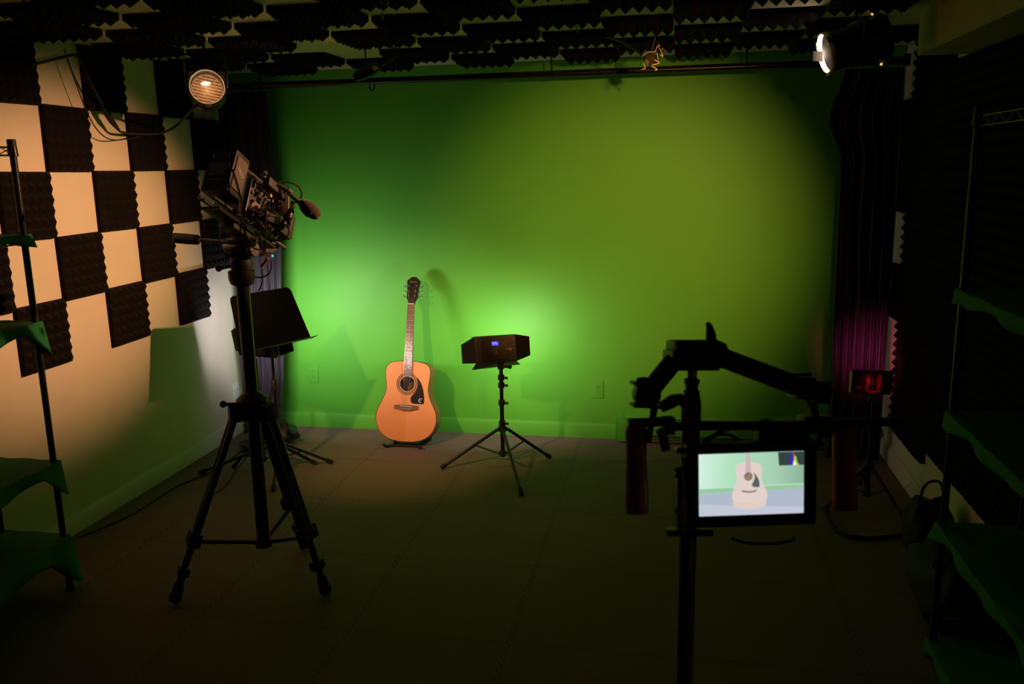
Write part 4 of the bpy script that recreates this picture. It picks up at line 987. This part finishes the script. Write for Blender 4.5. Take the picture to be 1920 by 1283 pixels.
MB().path([Q(1236, 805, D1 - .02), Q(1244, 820, D1 - .02), Q(1249, 845, D1 - .02)], [.006, .0075, .007], 10).build('thumb_lever', M_grey, t)
hp_ = [(1192, 798), (1193, 808), (1193, 825), (1193, 860), (1194, 900), (1194, 940), (1195, 962)]
MB().path([Q(x, y, D1 - .01) for x, y in hp_], [.013, .0168, .0155, .0148, .0162, .0172, .0165], 20).build('wooden_handle', M_orange, t)
MB().path([Q(1582 + (y - 800) * .02, y, D1 + .03) for y in (788, 800, 830, 870, 920, 955)], [.014, .0185, .0175, .0172, .018, .019], 20).build('wooden_handle', M_orange, t)
lowb = MB(); qbox(lowb, 1250, 992, 1335, 1004, D1, .02, .003); lowb.build('lower_bar', M_black, t)
sd_ = MB(); qbox(sd_, 1268, 880, 1280, 995, D1, .02, .003); qbox(sd_, 1266, 838, 1284, 850, D1, .025, .003); sd_.build('side_bracket', M_dsteel, t)
for k, (x, y) in enumerate(((1272, 882), (1272, 893), (1272, 960))): MB().tube(Q(x, y, D1 - .03), Q(x, y, D1), .005).build('thumb_screw', M_steel, t)
for pts, r_ in (([(1290, 842), (1320, 832), (1345, 812), (1368, 804)], .003), ([(1310, 838), (1330, 820), (1365, 815), (1390, 830)], .0025), ([(1410, 806), (1425, 792), (1445, 790), (1460, 802)], .0035), ([(1535, 800), (1545, 815), (1560, 810), (1575, 795)], .005), ([(1372, 1010), (1400, 1018), (1440, 1020), (1480, 1015), (1490, 1008)], .0022),
               ([(1530, 790), (1538, 812), (1530, 840)], .004)):
    MB().path(smoothpts([Q(x, y, D1 + .01) for x, y in pts], 6), r_, 7).build('cable', M_rubber, t)

# ------------------------------------------------------------------ field monitor with its live picture
cnr = [Q(1307, 850.5, D0), Q(1503, 849, D0), Q(1510.5, 961.5, D0 + .012), Q(1314.5, 968, D0 + .012)]
sxv = ((cnr[1] - cnr[0]) + (cnr[2] - cnr[3])) / 2; szv = ((cnr[0] - cnr[3]) + (cnr[1] - cnr[2])) / 2
SW, SH = sxv.length, szv.length; scn = (cnr[0] + cnr[1] + cnr[2] + cnr[3]) / 4
skew = sxv.normalized().dot(szv.normalized())
Fs = frame(scn, x=sxv.normalized() + szv.normalized() * -skew * .2, z=szv.normalized())
t = thing('field_monitor', 'field monitor with black bezel showing a live picture of the guitar', 'monitor', scn)
BZ = .019
MB(Fs).box((0.001, .013, -.003), (SW + 2 * BZ, .024, SH + .033), bev=.006).build('housing', M_plastic, t)
def em2(name, c, s=1.0): return emit(name, c, s)
def lin(h): return tuple(((v / 255) / 12.92 if v / 255 <= .04045 else ((v / 255 + .055) / 1.055) ** 2.4) for v in h)
m = bpy.data.materials.new('screen_backdrop'); m.use_nodes = True; nt = m.node_tree; bb = nt.nodes['Principled BSDF']
bb.inputs['Base Color'].default_value = (.01, .01, .01, 1)
tcn = nt.nodes.new('ShaderNodeTexCoord'); gr = nt.nodes.new('ShaderNodeSeparateXYZ'); nt.links.new(tcn.outputs['Generated'], gr.inputs[0])
rp = nt.nodes.new('ShaderNodeValToRGB'); e_ = rp.color_ramp.elements; e_[0].position = 0; e_[0].color = (*lin((214, 240, 226)), 1); e_[1].position = 1; e_[1].color = (*lin((140, 178, 152)), 1)
x_ = e_.new(.28); x_.color = (*lin((178, 226, 192)), 1); x_ = e_.new(.7); x_.color = (*lin((165, 208, 178)), 1)
nt.links.new(gr.outputs[0], rp.inputs[0]); nt.links.new(rp.outputs[0], bb.inputs['Emission Color']); bb.inputs['Emission Strength'].default_value = 1
screen = MB(Fs).box((0, .0002, 0), (SW, .0016, SH)).build('screen', m, t, False)
def U(u, v, lift): return V(((u - .5) * SW, -.0006 - lift, (.5 - v) * SH))       # u right, v down in the picture
def lay(name, pts, color, lift, strength=1.0):
    MB(Fs).prism([U(u, v, lift) for u, v in pts], (0, 0, 0), (0, -.0001, 0)).build(name, emit(name, lin(color), strength), screen, False)
lay('pictured_skirting', [(0, .545), (1, .515), (1, .60), (0, .63)], (150, 200, 160), .0002)
lay('pictured_skirting_light', [(0, .545), (1, .515), (1, .53), (0, .56)], (190, 228, 205), .0003)
lay('pictured_floor', [(0, .635), (1, .60), (1, 1), (0, 1)], (176, 186, 204), .0003)
lay('pictured_floor_glow', [(0, .8), (.3, .84), (1, .9), (1, 1), (0, 1)], (194, 200, 214), .0004)
cu_, cb0 = .475, .905
gh = [(p.x, p.z) for p in outl]
gs_ = (cb0 - .15) / .505
lay('pictured_guitar', [(.4775 - (.012 if False else 0) + x * gs_ * .88 * SH / SW * 1.07 + (cb0 - .5 - z * gs_) * .02, cb0 - z * gs_) for x, z in gh], (226, 208, 200), .0006)
lay('pictured_guitar_shade', [(.4775 + x * gs_ * .86 * SH / SW * 1.07 , cb0 - .005 - z * gs_ * .45) for x, z in gh if z < .16], (225, 205, 191), .0007)
lay('pictured_neck', [(.445, 0), (.483, 0), (.495, .31), (.44, .31)], (205, 180, 182), .0008)
ell = lambda cx, cy, rx, ry: [(cx + rx * math.cos(2 * PI * k / 28), cy + ry * math.sin(2 * PI * k / 28)) for k in range(28)]
lay('pictured_sound_hole', ell(.468, .375, .040, .068), (120, 100, 84), .0009)
lay('pictured_sound_hole_core', ell(.468, .38, .028, .048), (150, 128, 106), .001)
lay('pictured_pickguard', [(.515, .305), (.535, .34), (.56, .40), (.575, .47), (.577, .54), (.56, .555), (.51, .545), (.502, .50), (.52, .45), (.532, .39)], (84, 98, 100), .0009)
lay('pictured_bridge', [(.405, .585), (.42, .60), (.48, .615), (.54, .60), (.552, .585), (.552, .605), (.535, .625), (.48, .64), (.42, .625), (.405, .61)], (120, 104, 110), .0009)
lay('histogram_box', [(.75, 0), (1, 0), (1, .215), (.76, .215)], (52, 66, 64), .0012)
lay('histogram_blue', [(.868, .215), (.872, .03), (.885, .02), (.893, .215)], (40, 30, 230), .0014, 1.2)
lay('histogram_red', [(.893, .215), (.897, .02), (.9, 0), (.912, .1), (.95, .2), (.96, .215)], (220, 40, 30), .0013, 1.2)
lay('histogram_green', [(.905, .215), (.908, .06), (.92, .07), (.935, .19), (.945, .215)], (120, 220, 90), .0015, 1.2)
lay('histogram_yellow', [(.893, .215), (.9, .14), (.915, .17), (.925, .215)], (230, 230, 190), .0016, 1.2)
MB(Fs).tube((-SW / 2 + .035, .001, -SH / 2 - .010), (-SW / 2 + .035, -.0003, -SH / 2 - .010), .0006, n=8).build('indicator', M_white, t)
MB(Fs).box((-SW / 2 - .022, .01, .01), (.006, .016, .06), bev=.002).build('side_latch', mat('green_trim', (.2, .3, .15), .4), t)  # latch in a dull green colour
